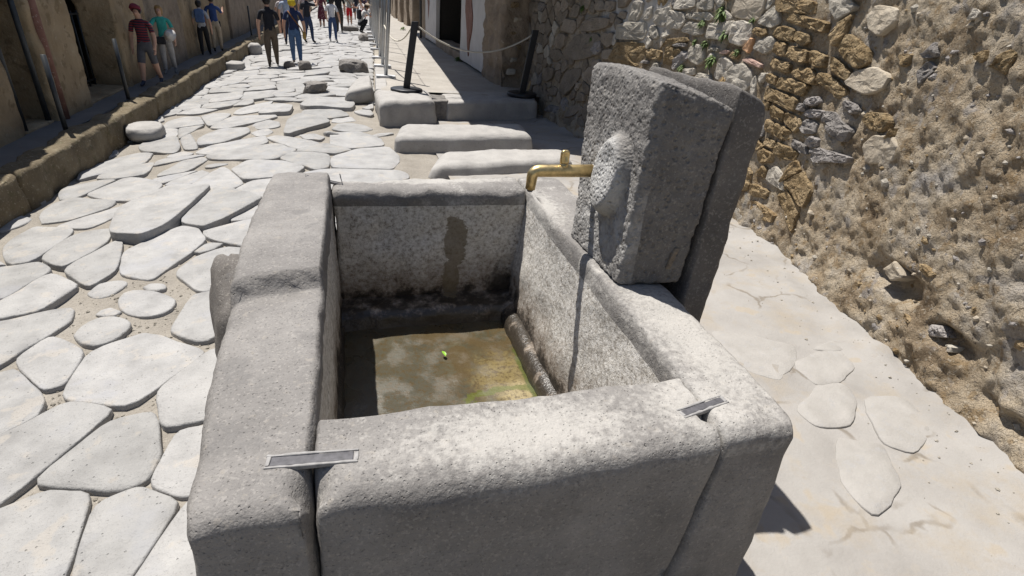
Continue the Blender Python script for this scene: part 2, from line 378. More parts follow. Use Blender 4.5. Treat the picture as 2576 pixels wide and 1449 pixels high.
M['conc'] = stone('dusty_concrete', [(.25, (.235, .22, .203)), (.5, (.30, .284, .265)), (.8, (.36, .343, .322))], 2.0, .9, 0, ((9, .6, (.30, .275, .245), .6), (4, .62, (.33, .28, .215), .6)), ((12, .4, .012), (60, .6, .004), (200, .5, .0015)), None, cracks, .15)
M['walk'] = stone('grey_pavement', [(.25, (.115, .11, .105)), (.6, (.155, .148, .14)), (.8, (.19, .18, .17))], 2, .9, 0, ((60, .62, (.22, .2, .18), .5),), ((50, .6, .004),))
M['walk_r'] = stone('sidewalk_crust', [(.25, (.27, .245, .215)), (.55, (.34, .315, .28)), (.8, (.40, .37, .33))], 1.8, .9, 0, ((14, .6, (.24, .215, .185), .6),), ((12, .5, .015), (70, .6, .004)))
M['kerb'] = stone('mossy_kerb', [(.25, (.085, .066, .040)), (.5, (.14, .11, .068)), (.8, (.22, .185, .125))], 3, .9, .12, ((9, .58, (.10, .085, .045), .7), (40, .6, (.30, .27, .2), .6)), ((10, .7, .03), (45, .7, .008)))
M['mortar'] = stone('wall_mortar', [(.30, (.17, .125, .08)), (.42, (.30, .235, .16)), (.54, (.385, .32, .235)), (.68, (.33, .30, .265))], 2.6, .95, 0, ((9, .57, (.24, .17, .095), .7), (5, .6, (.28, .26, .245), .7), (38, .58, (.43, .38, .305), .6), (22, .62, (.12, .10, .08), .7)), ((16, 1, .04), (45, 1, .02), (120, 1, .009)), None, white_mortar, .1)
M['g'] = stone('rubble_grey', [(.25, (.27, .245, .205)), (.5, (.385, .35, .295)), (.8, (.47, .43, .365))], 6, .92, .16, ((30, .6, (.22, .195, .165), .6),), ((12, .7, .03), (60, .9, .01), (160, .7, .004)), (40, .22, .007), None, .1)
M['t'] = stone('rubble_tuff', [(.25, (.235, .165, .09)), (.5, (.345, .255, .148)), (.8, (.44, .34, .215))], 7, .95, .14, ((35, .58, (.2, .125, .06), .7),), ((16, 1, .05), (42, 1.0, .03), (130, 1, .01)), (26, .45, .02), None, .05)
M['d'] = stone('rubble_lava', [(.25, (.16, .147, .14)), (.5, (.25, .23, .215)), (.8, (.35, .32, .295))], 9, .92, .2, ((40, .6, (.09, .085, .085), .7),), ((20, .9, .03), (70, .9, .012)), (36, .4, .012), None, .1)
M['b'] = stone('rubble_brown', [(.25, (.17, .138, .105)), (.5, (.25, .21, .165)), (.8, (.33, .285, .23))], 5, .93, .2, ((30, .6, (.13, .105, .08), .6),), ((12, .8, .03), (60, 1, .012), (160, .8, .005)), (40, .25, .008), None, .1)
M['r'] = stone('terracotta', [(.3, (.42, .23, .12)), (.7, (.54, .33, .19))], 8, .85, .1, (), ((60, .5, .004),))
M['p'] = stone('rubble_pink', [(.3, (.36, .235, .19)), (.7, (.46, .33, .27))], 8, .9, .1, (), ((30, .8, .012), (90, .7, .006)))
M['w'] = stone('rubble_pale', [(.25, (.32, .27, .205)), (.5, (.40, .345, .27)), (.8, (.46, .405, .325))], 5, .92, .08, ((25, .6, (.30, .25, .185), .6),), ((10, .6, .03), (60, .8, .008)), None, None, .1)
M['plaster'] = stone('white_plaster', [(.25, (.46, .44, .42)), (.6, (.54, .52, .50)), (.8, (.58, .565, .55))], 2.5, .9, .04, ((30, .66, (.38, .35, .32), .5),), ((8, .3, .01), (80, .4, .002)))
M['redpl'] = stone('red_plaster', [(.3, (.17, .085, .065)), (.7, (.25, .135, .105))], 7, .9, 0, ((30, .62, (.38, .33, .29), .6),), ((40, .5, .004),))
M['tan'] = stone('ochre_facade', [(.25, (.185, .132, .075)), (.5, (.30, .225, .135)), (.8, (.42, .335, .22))], 1.6, .92, .06, ((5, .58, (.15, .105, .055), .6), (12, .64, (.42, .35, .24), .5)), ((6, .7, .04), (30, .7, .012)))
M['ruin'] = stone('ruin_masonry', [(.25, (.165, .125, .088)), (.5, (.26, .205, .15)), (.8, (.35, .29, .22))], 2.2, .93, .12, ((10, .58, (.2, .15, .1), .6), (6, .66, (.40, .36, .31), .6)), ((7, .8, .05), (26, .9, .02), (90, .8, .006)))
M['dark'] = plain('painted_interior_shade', (.03, .026, .022), .95)  # near-black colour puts the shade of deep rooms into the walls
M['wood'] = plain('weathered_wood', (.38, .27, .14), .8, 0, 30, .35, .004)
M['roof'] = plain('roof_boards', (.16, .12, .085), .85, 0, 12, .3)
M['brass'] = plain('brass', (.62, .47, .23), .40, 1.0, 40, .3, .0006)
M['iron'] = plain('dark_lead', (.085, .082, .088), .65, .1, 60, .35, .002)
M['lead'] = plain('pale_lead', (.27, .26, .25), .7, .0, 60, .25, .002)
M['pipe'] = plain('galvanised_pipe', (.36, .37, .38), .42, .8, 14, .15)
M['plate'] = plain('base_plate', (.5, .5, .5), .6, .1, 14, .15)
M['black'] = plain('black_post', (.018, .019, .022), .45)
M['post'] = plain('dark_steel', (.045, .05, .055), .5, .4)
M['rope'] = plain('rope', (.55, .51, .43), .9, 0, 160, .25, .003)
M['grass'] = plain('weed', (.10, .15, .035), .7, 0, 25, .4)
M['dry'] = plain('dry_straw', (.36, .24, .10), .8, 0, 25, .4)
M['leaf'] = plain('fresh_leaf', (.22, .42, .04), .4, 0, 40, .2)
M['rock'] = stone('lava_rock', [(.25, (.13, .12, .11)), (.5, (.20, .185, .17)), (.8, (.29, .27, .25))], 8, .9, .1, SPK, ((10, .8, .04), (50, .9, .012)), (24, .3, .015))
M['river'] = stone('worn_boulder', [(.25, (.27, .26, .245)), (.5, (.335, .32, .30)), (.8, (.39, .375, .35))], 5, .8, .08, ((60, .62, (.16, .15, .145), .6),), ((10, .5, .015), (80, .5, .003)), (30, .14, .008))
ROAD_STONES=[(0.13,[(-2.151,5.161),(-1.848,4.983),(-1.665,5.213),(-1.529,6.203),(-1.56,6.273),(-1.973,6.426),(-2.276,5.796)]),
(0.09,[(-0.913,5.795),(-1.327,5.159),(-1.379,5.136),(-1.641,5.327),(-1.509,6.294),(-1.368,6.237)]),
(0.07,[(-1.344,6.236),(-1.84,6.436),(-1.61,7.36),(-1.22,6.444)]),
(0.06,[(-1.406,5.115),(-1.054,5.273),(-0.755,5.248),(-0.727,5.158),(-0.712,5.099),(-0.702,5.037),(-0.696,4.972),(-0.696,4.909),(-0.7,4.85),(-0.707,4.795),(-0.714,4.745),(-0.727,4.655),(-0.737,4.574),(-0.742,4.517),(-0.925,4.588),(-1.313,4.924)]),
(0.06,[(-1.951,4.842),(-1.597,5.285),(-1.442,5.172),(-1.298,4.875),(-1.532,4.208),(-1.591,4.203),(-1.837,4.371)]),
(0.08,[(-2.305,4.573),(-2.102,5.123),(-2.014,5.071),(-1.863,4.444),(-1.974,4.171)]),
(0.08,[(-2.582,4.88),(-2.525,5.388),(-2.214,5.442),(-2.137,5.05),(-2.301,4.608)]),
(0.06,[(-2.801,5.658),(-2.329,6.091),(-2.201,5.97),(-2.432,5.489)]),
(0.06,[(-2.138,6.389),(-2.227,6.14),(-2.583,6.339),(-2.872,6.61),(-2.675,7.134),(-2.583,7.158),(-2.357,7.027),(-2.125,6.735)]),
(0.07,[(-2.822,4.895),(-2.863,4.976),(-2.889,5.022),(-2.919,5.073),(-2.952,5.134),(-2.984,5.209),(-3.005,5.293),(-3.01,5.378),(-3.002,5.455),(-2.99,5.521),(-2.978,5.578),(-2.969,5.628),(-2.956,5.717),(-2.518,5.52),(-2.597,4.824),(-2.744,4.807),(-2.789,4.86)]),
(0.07,[(-2.94,5.781),(-2.969,5.848),(-3.008,5.933),(-3.028,5.984),(-3.047,6.042),(-3.06,6.105),(-3.066,6.169),(-3.065,6.231),(-3.06,6.287),(-3.053,6.337),(-3.02,6.428),(-2.989,6.496),(-2.907,6.512),(-2.441,6.25),(-2.436,6.145),(-2.445,6.083),(-2.461,6.023),(-2.709,5.794)]),
(0.05,[(-3.165,7.186),(-3.18,7.243),(-3.192,7.295),(-3.206,7.35),(-3.222,7.409),(-3.239,7.475),(-3.255,7.548),(-3.265,7.629),(-3.267,7.713),(-3.261,7.794),(-3.246,7.868),(-3.208,7.936),(-3.168,7.998),(-3.128,8.053),(-3.091,8.103),(-3.056,8.149),(-3.021,8.193),(-2.979,8.23),(-2.939,8.266),(-2.9,8.301),(-2.863,8.335),(-2.801,8.381),(-2.652,8.299),(-2.648,8.224),(-2.639,8.128),(-2.632,8.078),(-2.63,8.027),(-2.627,7.973),(-2.622,7.915),(-2.614,7.847),(-2.607,7.766)]),
(0.05,[(-3.056,6.491),(-3.081,6.542),(-3.118,6.616),(-3.156,6.709),(-3.171,6.763),(-3.182,6.819),(-3.186,6.876),(-3.184,6.93),(-3.173,6.982),(-2.874,7.162),(-2.699,7.091),(-2.915,6.519)]),
(0.07,[(-2.964,7.208),(-2.978,7.295),(-2.983,7.348),(-2.496,7.821),(-2.436,7.206),(-2.753,7.121)]),
(0.06,[(-2.489,7.825),(-2.453,7.876),(-2.418,7.92),(-1.991,7.967),(-1.923,7.914),(-2.462,7.554)]),
(0.05,[(-1.849,7.232),(-2.015,6.956),(-2.151,6.78),(-2.346,7.027)]),
(0.05,[(-1.818,7.197),(-1.782,7.145),(-1.739,7.085),(-1.702,7.024),(-1.807,6.604),(-2.119,6.691),(-2.074,6.866)]),
(0.05,[(-2.544,4.823),(-2.371,4.617),(-2.503,4.177),(-2.561,4.172),(-2.616,4.215),(-2.649,4.254),(-2.689,4.295),(-2.742,4.344),(-2.809,4.415),(-2.842,4.465),(-2.869,4.521),(-2.886,4.579),(-2.894,4.632),(-2.899,4.718),(-2.902,4.781)]),
(0.05,[(-0.875,5.726),(-0.84,5.669),(-0.8,5.597),(-0.783,5.549),(-0.771,5.493),(-0.77,5.436),(-0.777,5.384),(-0.801,5.305),(-1.228,5.296),(-0.951,5.722)]),
(0.07,[(-1.425,4.269),(-1.305,4.547),(-1.118,4.654),(-0.834,4.544),(-0.808,4.459),(-0.787,4.359),(-0.782,4.304),(-0.782,4.249),(-0.822,4.166),(-0.859,4.127),(-0.903,4.085),(-0.938,4.041),(-0.998,3.973),(-1.028,3.919),(-1.034,3.866),(-1.174,3.878)]),
(0.02,[(-1.362,4.661),(-1.311,4.815),(-1.254,4.83),(-1.159,4.78),(-1.18,4.726),(-1.21,4.675),(-1.254,4.641),(-1.302,4.617),(-1.345,4.647)]),
(0.03,[(-1.584,4.084),(-1.555,4.13),(-1.499,4.122),(-1.451,4.1),(-1.421,4.054),(-1.415,4.003),(-1.468,3.993),(-1.538,4.019),(-1.571,4.065)]),
(0.08,[(-2.469,3.846),(-2.513,3.914),(-2.539,3.991),(-2.376,4.574),(-2.04,4.239),(-2.159,3.894)]),
(0.06,[(-2.502,3.807),(-1.989,3.912),(-1.941,3.856),(-1.912,3.708),(-1.921,3.642),(-2.102,3.226),(-2.153,3.175),(-2.2,3.228),(-2.235,3.27),(-2.276,3.316),(-2.328,3.369),(-2.39,3.44),(-2.42,3.485),(-2.448,3.536),(-2.468,3.589),(-2.482,3.642),(-2.495,3.733)]),
(0.03,[(-1.931,4.255),(-1.882,4.274),(-1.827,4.278),(-1.772,4.259),(-1.734,4.221),(-1.718,4.168),(-1.729,4.111),(-1.749,4.057),(-1.785,4.012),(-1.838,3.999),(-1.89,4.023),(-1.928,4.067),(-1.962,4.115)]),
(0.03,[(-1.694,3.905),(-1.698,3.97),(-1.689,4.026),(-1.639,4.048),(-1.481,3.989),(-1.437,3.955),(-1.384,3.911),(-1.338,3.863),(-1.297,3.812),(-1.29,3.751),(-1.297,3.687),(-1.336,3.636),(-1.392,3.621),(-1.456,3.631),(-1.513,3.662),(-1.569,3.698),(-1.647,3.794),(-1.669,3.845)]),
(0.03,[(-1.785,3.759),(-1.764,3.812),(-1.713,3.833),(-1.614,3.741),(-1.651,3.698),(-1.707,3.71),(-1.754,3.735)]),
(0.04,[(-1.815,3.498),(-1.815,3.555),(-1.813,3.611),(-1.795,3.662),(-1.75,3.7),(-1.695,3.696),(-1.646,3.674),(-1.597,3.645),(-1.551,3.611),(-1.515,3.568),(-1.495,3.519),(-1.496,3.462),(-1.51,3.409),(-1.531,3.358),(-1.58,3.333),(-1.63,3.322),(-1.678,3.347),(-1.724,3.377),(-1.76,3.421),(-1.794,3.468)]),
(0.05,[(-1.753,2.918),(-2.063,3.296),(-1.956,3.543),(-1.667,3.284),(-1.647,2.945)]),
(0.05,[(-1.657,3.253),(-1.384,3.399),(-1.32,3.362),(-1.262,3.328),(-0.989,3.1),(-0.949,3.041),(-1.225,2.617),(-1.63,2.801)]),
(0.05,[(-2.124,3.135),(-2.059,3.163),(-1.999,3.198),(-1.697,2.837),(-1.672,2.676),(-1.876,2.492),(-1.935,2.539),(-1.977,2.575),(-2.026,2.627),(-2.066,2.7),(-2.087,2.777),(-2.091,2.841),(-2.089,2.93),(-2.091,2.992),(-2.099,3.043),(-2.117,3.113)]),
(0.07,[(-1.565,2.762),(-1.28,2.633),(-1.571,2.061),(-1.625,2.039),(-1.675,2.111),(-1.728,2.183),(-1.758,2.227),(-1.791,2.28),(-1.822,2.344),(-1.842,2.418),(-1.849,2.496)]),
(0.05,[(-0.911,3.084),(-0.839,3.052),(-0.809,3.008),(-0.789,2.958),(-0.763,2.899),(-0.731,2.823),(-0.715,2.775),(-0.703,2.721),(-0.698,2.663),(-0.702,2.606),(-0.711,2.554),(-0.735,2.471),(-0.756,2.408),(-1.015,2.372),(-1.141,2.732)]),
(0.05,[(-1.201,3.806),(-1.172,3.854),(-1.059,3.857),(-1.018,3.8),(-0.977,3.76),(-0.906,3.69),(-0.866,3.622),(-0.848,3.536),(-0.854,3.463),(-0.868,3.412),(-0.888,3.348),(-0.898,3.284),(-0.898,3.231),(-0.933,3.181),(-0.976,3.155),(-1.035,3.186),(-1.083,3.227),(-1.131,3.279),(-1.18,3.326),(-1.236,3.395)]),
(0.06,[(-1.306,2.533),(-1.088,2.556),(-0.969,2.216),(-0.986,2.054),(-1.086,2.012),(-1.504,2.167)]),
(0.07,[(-0.966,1.352),(-1.031,1.389),(-1.088,1.433),(-1.178,1.964),(-1.011,2.035),(-0.802,1.882)]),
(0.06,[(-1.128,1.48),(-1.205,1.461),(-1.271,1.46),(-1.321,1.492),(-1.378,1.527),(-1.443,1.568),(-1.499,1.626),(-1.56,1.704),(-1.588,1.752),(-1.611,1.803),(-1.627,1.855),(-1.644,1.948),(-1.649,2.021),(-1.401,2.12),(-1.196,2.044)]),
(0.05,[(-0.946,2.364),(-0.743,2.364),(-0.711,2.314),(-0.669,2.246),(-0.648,2.198),(-0.633,2.141),(-0.628,2.081),(-0.633,2.025),(-0.656,1.94),(-0.81,1.898),(-0.981,2.023)]),
(0.05,[(-0.648,1.924),(-0.596,1.849),(-0.573,1.804),(-0.555,1.749),(-0.549,1.69),(-0.554,1.632),(-0.566,1.584),(-0.593,1.513),(-0.613,1.464),(-0.65,1.402),(-0.683,1.349),(-0.746,1.341),(-0.802,1.35),(-0.86,1.365),(-0.894,1.417),(-0.923,1.459),(-0.79,1.894)]),
(0.06,[(-1.272,8.712),(-1.178,8.301),(-1.898,7.909),(-2.103,8.114),(-1.982,8.498),(-1.315,8.74)]),
(0.06,[(-0.778,7.758),(-1.021,7.39),(-1.816,7.637),(-1.898,7.793),(-1.902,7.886),(-1.093,8.338),(-0.789,7.819)]),
(0.07,[(-1.472,7.081),(-1.461,7.132),(-1.445,7.193),(-1.427,7.252),(-1.41,7.308),(-1.392,7.362),(-1.362,7.41),(-1.322,7.453),(-0.927,7.352),(-0.61,6.91),(-0.678,6.622),(-1.254,6.548)]),
(0.06,[(-0.307,5.959),(-0.35,5.918),(-0.394,5.88),(-0.441,5.842),(-0.489,5.804),(-0.54,5.768),(-0.841,5.736),(-1.342,6.224),(-1.146,6.554),(-0.68,6.614)]),
(0.06,[(-0.328,7.541),(-0.324,6.894),(-0.504,6.777),(-0.979,7.44),(-0.814,7.69)]),
(0.05,[(0.399,8.003),(0.447,7.975),(0.489,7.935),(0.497,7.88),(0.507,7.824),(0.517,7.766),(0.528,7.705),(0.539,7.642),(0.549,7.576),(0.558,7.506),(0.565,7.434),(0.569,7.36),(0.568,7.286),(0.558,7.213),(0.541,7.142),(0.522,7.073),(0.502,7.008),(0.481,6.946),(0.46,6.887),(0.441,6.83),(0.389,6.792),(-0.316,6.862),(-0.319,7.431),(0.068,7.876)]),
(0.05,[(0.483,6.772),(0.535,6.713),(0.573,6.669),(0.609,6.626),(0.613,6.564),(0.616,6.502),(0.617,6.44),(0.542,6.371),(0.495,6.341),(0.448,6.309),(0.398,6.276),(0.346,6.241),(0.291,6.207),(0.232,6.173),(0.17,6.14),(0.105,6.109),(0.038,6.082),(-0.03,6.057),(-0.096,6.037),(-0.162,6.021),(-0.231,6.027),(-0.298,6.035),(-0.671,6.615),(-0.659,6.666),(-0.363,6.859)]),
(0.05,[(-1.252,8.661),(-1.214,8.704),(-1.152,8.761),(-1.029,8.697),(-0.44,8.117),(-0.776,7.814),(-1.239,8.601)]),
(0.06,[(-0.069,7.818),(-0.056,7.746),(-0.249,7.524),(-0.758,7.685),(-0.778,7.802),(-0.414,8.129)]),
(0.05,[(-0.361,8.766),(-0.314,8.806),(0.088,8.851),(0.134,8.797),(0.199,8.719),(0.232,8.676),(0.266,8.63),(0.299,8.58),(0.329,8.527),(0.355,8.473),(0.378,8.418),(0.389,8.36),(0.397,8.303),(0.403,8.248),(0.407,8.196),(0.412,8.099),(0.375,8.015),(-0.072,7.831),(-0.358,8.089)]),
(0.1,[(-0.91,10.111),(-0.483,9.781),(-0.354,9.348),(-0.901,8.632),(-1.028,8.707),(-1.041,9.642)]),
(0.07,[(-0.859,10.671),(-0.226,10.571),(-0.194,10.508),(-0.167,10.45),(-0.143,10.39),(-0.122,10.327),(-0.105,10.263),(-0.092,10.201),(-0.082,10.141),(-0.074,10.084),(-0.431,9.752),(-0.892,10.107)]),
(0.09,[(-1.526,11.289),(-1.48,11.258),(-1.43,11.227),(-1.38,11.195),(-1.327,11.162),(-1.275,11.128),(-1.226,11.089),(-1.174,11.048),(-1.12,11.006),(-1.067,10.964),(-1.058,10.304),(-1.569,10.427),(-1.604,10.489)]),
(0.1,[(-0.945,10.888),(-0.94,10.95),(-0.934,11.013),(-0.926,11.077),(-0.915,11.142),(-0.901,11.205),(-0.885,11.267),(-0.868,11.327),(-0.85,11.385),(-0.831,11.439),(-0.777,11.465),(-0.721,11.491),(-0.663,11.515),(-0.604,11.538),(-0.543,11.559),(-0.482,11.578),(-0.422,11.593),(-0.36,11.602),(-0.3,11.609),(-0.241,11.615),(-0.184,11.62),(-0.129,11.624),(-0.075,11.628),(-0.052,11.539),(-0.042,11.488),(-0.032,11.436),(-0.02,11.381),(-0.008,11.324),(0.004,11.263),(0.016,11.198),(0.025,11.129),(0.03,11.057),(0.031,10.984),(0.027,10.913),(0.02,10.845),(0.011,10.782),(0.002,10.722),(-0.007,10.665),(-0.016,10.611),(-0.023,10.559),(-0.781,10.67),(-0.9,10.817)]),
(0.08,[(-2.083,10.403),(-2.037,10.461),(-1.992,10.513),(-1.302,10.354),(-1.272,10.262),(-1.26,10.193),(-1.265,10.124),(-1.911,9.472),(-2.019,9.479),(-2.206,9.556)]),
(0.07,[(-2.433,9.382),(-2.076,8.276),(-2.28,8.307),(-2.498,9.011)]),
(0.08,[(-2.196,8.673),(-2.206,8.769),(-2.212,8.848),(-2.213,8.936),(-2.203,9.029),(-2.182,9.118),(-2.155,9.198),(-2.127,9.267),(-2.102,9.328),(-2.08,9.385),(-2.051,9.438),(-1.626,9.444),(-1.532,9.086),(-1.808,8.57),(-2.125,8.455)]),
(0.07,[(-2.572,10.713),(-2.529,10.777),(-2.494,10.826),(-2.459,10.87),(-2.426,10.912),(-2.395,10.951),(-2.046,10.723),(-2.174,9.835),(-2.192,9.781),(-2.27,9.78)]),
(0.06,[(-2.062,10.745),(-2.05,10.828),(-2.044,10.916),(-2.044,10.967),(-2.043,11.026),(-2.04,11.095),(-2.025,11.171),(-1.995,11.253),(-1.95,11.329),(-1.9,11.389),(-1.854,11.437),(-1.815,11.476),(-1.752,11.544),(-1.703,11.608),(-1.64,11.662),(-1.579,11.712),(-1.521,11.763),(-1.492,11.72),(-1.581,10.806),(-1.91,10.632)]),
(0.05,[(-2.409,8.056),(-2.373,8.098),(-2.31,8.17),(-2.256,8.234),(-2.109,8.108),(-2.14,7.958),(-2.412,7.928)]),
(0.05,[(-2.178,7.734),(-1.954,7.883),(-1.842,7.669),(-1.987,7.183),(-2.319,7.047)]),
(0.08,[(-2.801,8.39),(-2.835,8.448),(-2.864,8.498),(-2.894,8.556),(-2.922,8.621),(-2.945,8.691),(-2.96,8.763),(-2.968,8.832),(-2.971,8.895),(-2.972,8.952),(-2.972,9.004),(-2.947,9.058),(-2.921,9.108),(-2.895,9.155),(-2.585,9.247),(-2.342,8.4),(-2.348,8.332),(-2.352,8.252),(-2.352,8.191),(-2.397,8.167)]),
(0.06,[(-3.16,9.588),(-3.156,9.678),(-3.143,9.761),(-3.124,9.833),(-3.107,9.895),(-2.713,9.811),(-2.584,9.255),(-2.966,9.155),(-3.009,9.237),(-3.038,9.289),(-3.072,9.348),(-3.108,9.418),(-3.139,9.5)]),
(0.06,[(-2.922,9.873),(-2.943,9.931),(-2.96,9.978),(-2.977,10.031),(-2.994,10.089),(-3.006,10.154),(-3.011,10.221),(-3.01,10.286),(-3.004,10.347),(-2.995,10.402),(-2.986,10.451),(-2.971,10.538),(-2.932,10.615),(-2.873,10.684),(-2.818,10.747),(-2.75,10.768),(-2.662,10.746),(-2.584,10.724),(-2.363,10.03),(-2.406,9.947),(-2.77,9.834)]),
(0.05,[(-2.373,9.94),(-2.35,9.893),(-2.486,9.124),(-2.525,9.076),(-2.563,9.2),(-2.712,9.843)]),
(0.04,[(-0.343,9.023),(-0.333,9.087),(-0.323,9.151),(-0.311,9.215),(-0.299,9.279),(-0.286,9.343),(-0.273,9.406),(-0.223,9.434),(-0.161,9.451),(-0.098,9.468),(-0.036,9.463),(0.026,9.442),(0.088,9.421),(0.149,9.399),(0.187,9.352),(0.213,9.292),(0.237,9.232),(0.261,9.171),(0.285,9.112),(0.271,9.058),(0.229,9.009),(0.187,8.959),(0.136,8.926),(0.072,8.918),(0.007,8.911),(-0.058,8.904),(-0.123,8.899),(-0.183,8.914),(-0.237,8.95),(-0.291,8.987)]),
(0.04,[(-0.359,9.538),(-0.354,9.613),(-0.351,9.664),(-0.347,9.716),(-0.343,9.769),(-0.065,10.038),(-0.029,9.985),(-0.016,9.935),(-0.004,9.885),(0.009,9.834),(0.02,9.782),(0.031,9.731),(0.04,9.68),(-0.008,9.632),(-0.053,9.605),(-0.099,9.579),(-0.145,9.553),(-0.19,9.529),(-0.235,9.506),(-0.285,9.519),(-0.335,9.532)]),
(0.04,[(-1.595,9.577),(-1.587,9.638),(-1.578,9.699),(-1.569,9.759),(-1.56,9.809),(-1.418,9.951),(-1.369,9.974),(-1.332,9.928),(-1.295,9.883),(-1.257,9.836),(-1.219,9.789),(-1.185,9.733),(-1.175,9.678),(-1.166,9.617),(-1.158,9.557),(-1.15,9.497),(-1.142,9.438),(-1.162,9.39),(-1.209,9.352),(-1.253,9.316),(-1.453,9.313),(-1.481,9.363),(-1.509,9.415),(-1.539,9.468),(-1.567,9.523)]),
(0.04,[(-1.525,9.069),(-1.406,9.306),(-1.304,9.307),(-1.279,9.248),(-1.254,9.187),(-1.229,9.124),(-1.207,9.06),(-1.209,8.998),(-1.238,8.938),(-1.268,8.88),(-1.311,8.841),(-1.375,8.831),(-1.424,8.849),(-1.452,8.906),(-1.48,8.966),(-1.508,9.028)]),
(0.03,[(-0.811,8.72),(-0.751,8.722),(-0.689,8.724),(-0.626,8.725),(-0.571,8.707),(-0.529,8.659),(-0.487,8.609),(-0.448,8.559),(-0.431,8.505),(-0.448,8.444),(-0.465,8.385),(-0.483,8.327),(-0.54,8.348),(-0.598,8.369),(-0.657,8.391),(-0.706,8.425),(-0.731,8.485),(-0.753,8.546),(-0.773,8.606),(-0.792,8.664)])]
PAVE_STONES=[(0.012,[(2.41,2.71),(2.68,2.62),(2.87,2.47),(2.69,2.28),(2.52,2.16),(2.4,2.24),(2.38,2.42)]),
(0.02,[(2.75,2.3),(3.02,2.37),(3.17,2.35),(3.1,2.17),(2.89,2.06),(2.73,2.09)]),
(0.015,[(2.43,1.89),(2.78,2.08),(2.91,2.01),(2.83,1.86),(2.62,1.72),(2.45,1.75)]),
(0.012,[(2.9,1.88),(3.17,1.87),(3.15,1.66),(2.85,1.49),(2.72,1.57)]),
(0.01,[(2.49,1.62),(2.67,1.52),(2.51,1.28),(2.26,1.19),(2.26,1.4)]),
(0.012,[(3,2.42),(3.37,2.52),(3.44,2.4),(3.16,2.37)])]
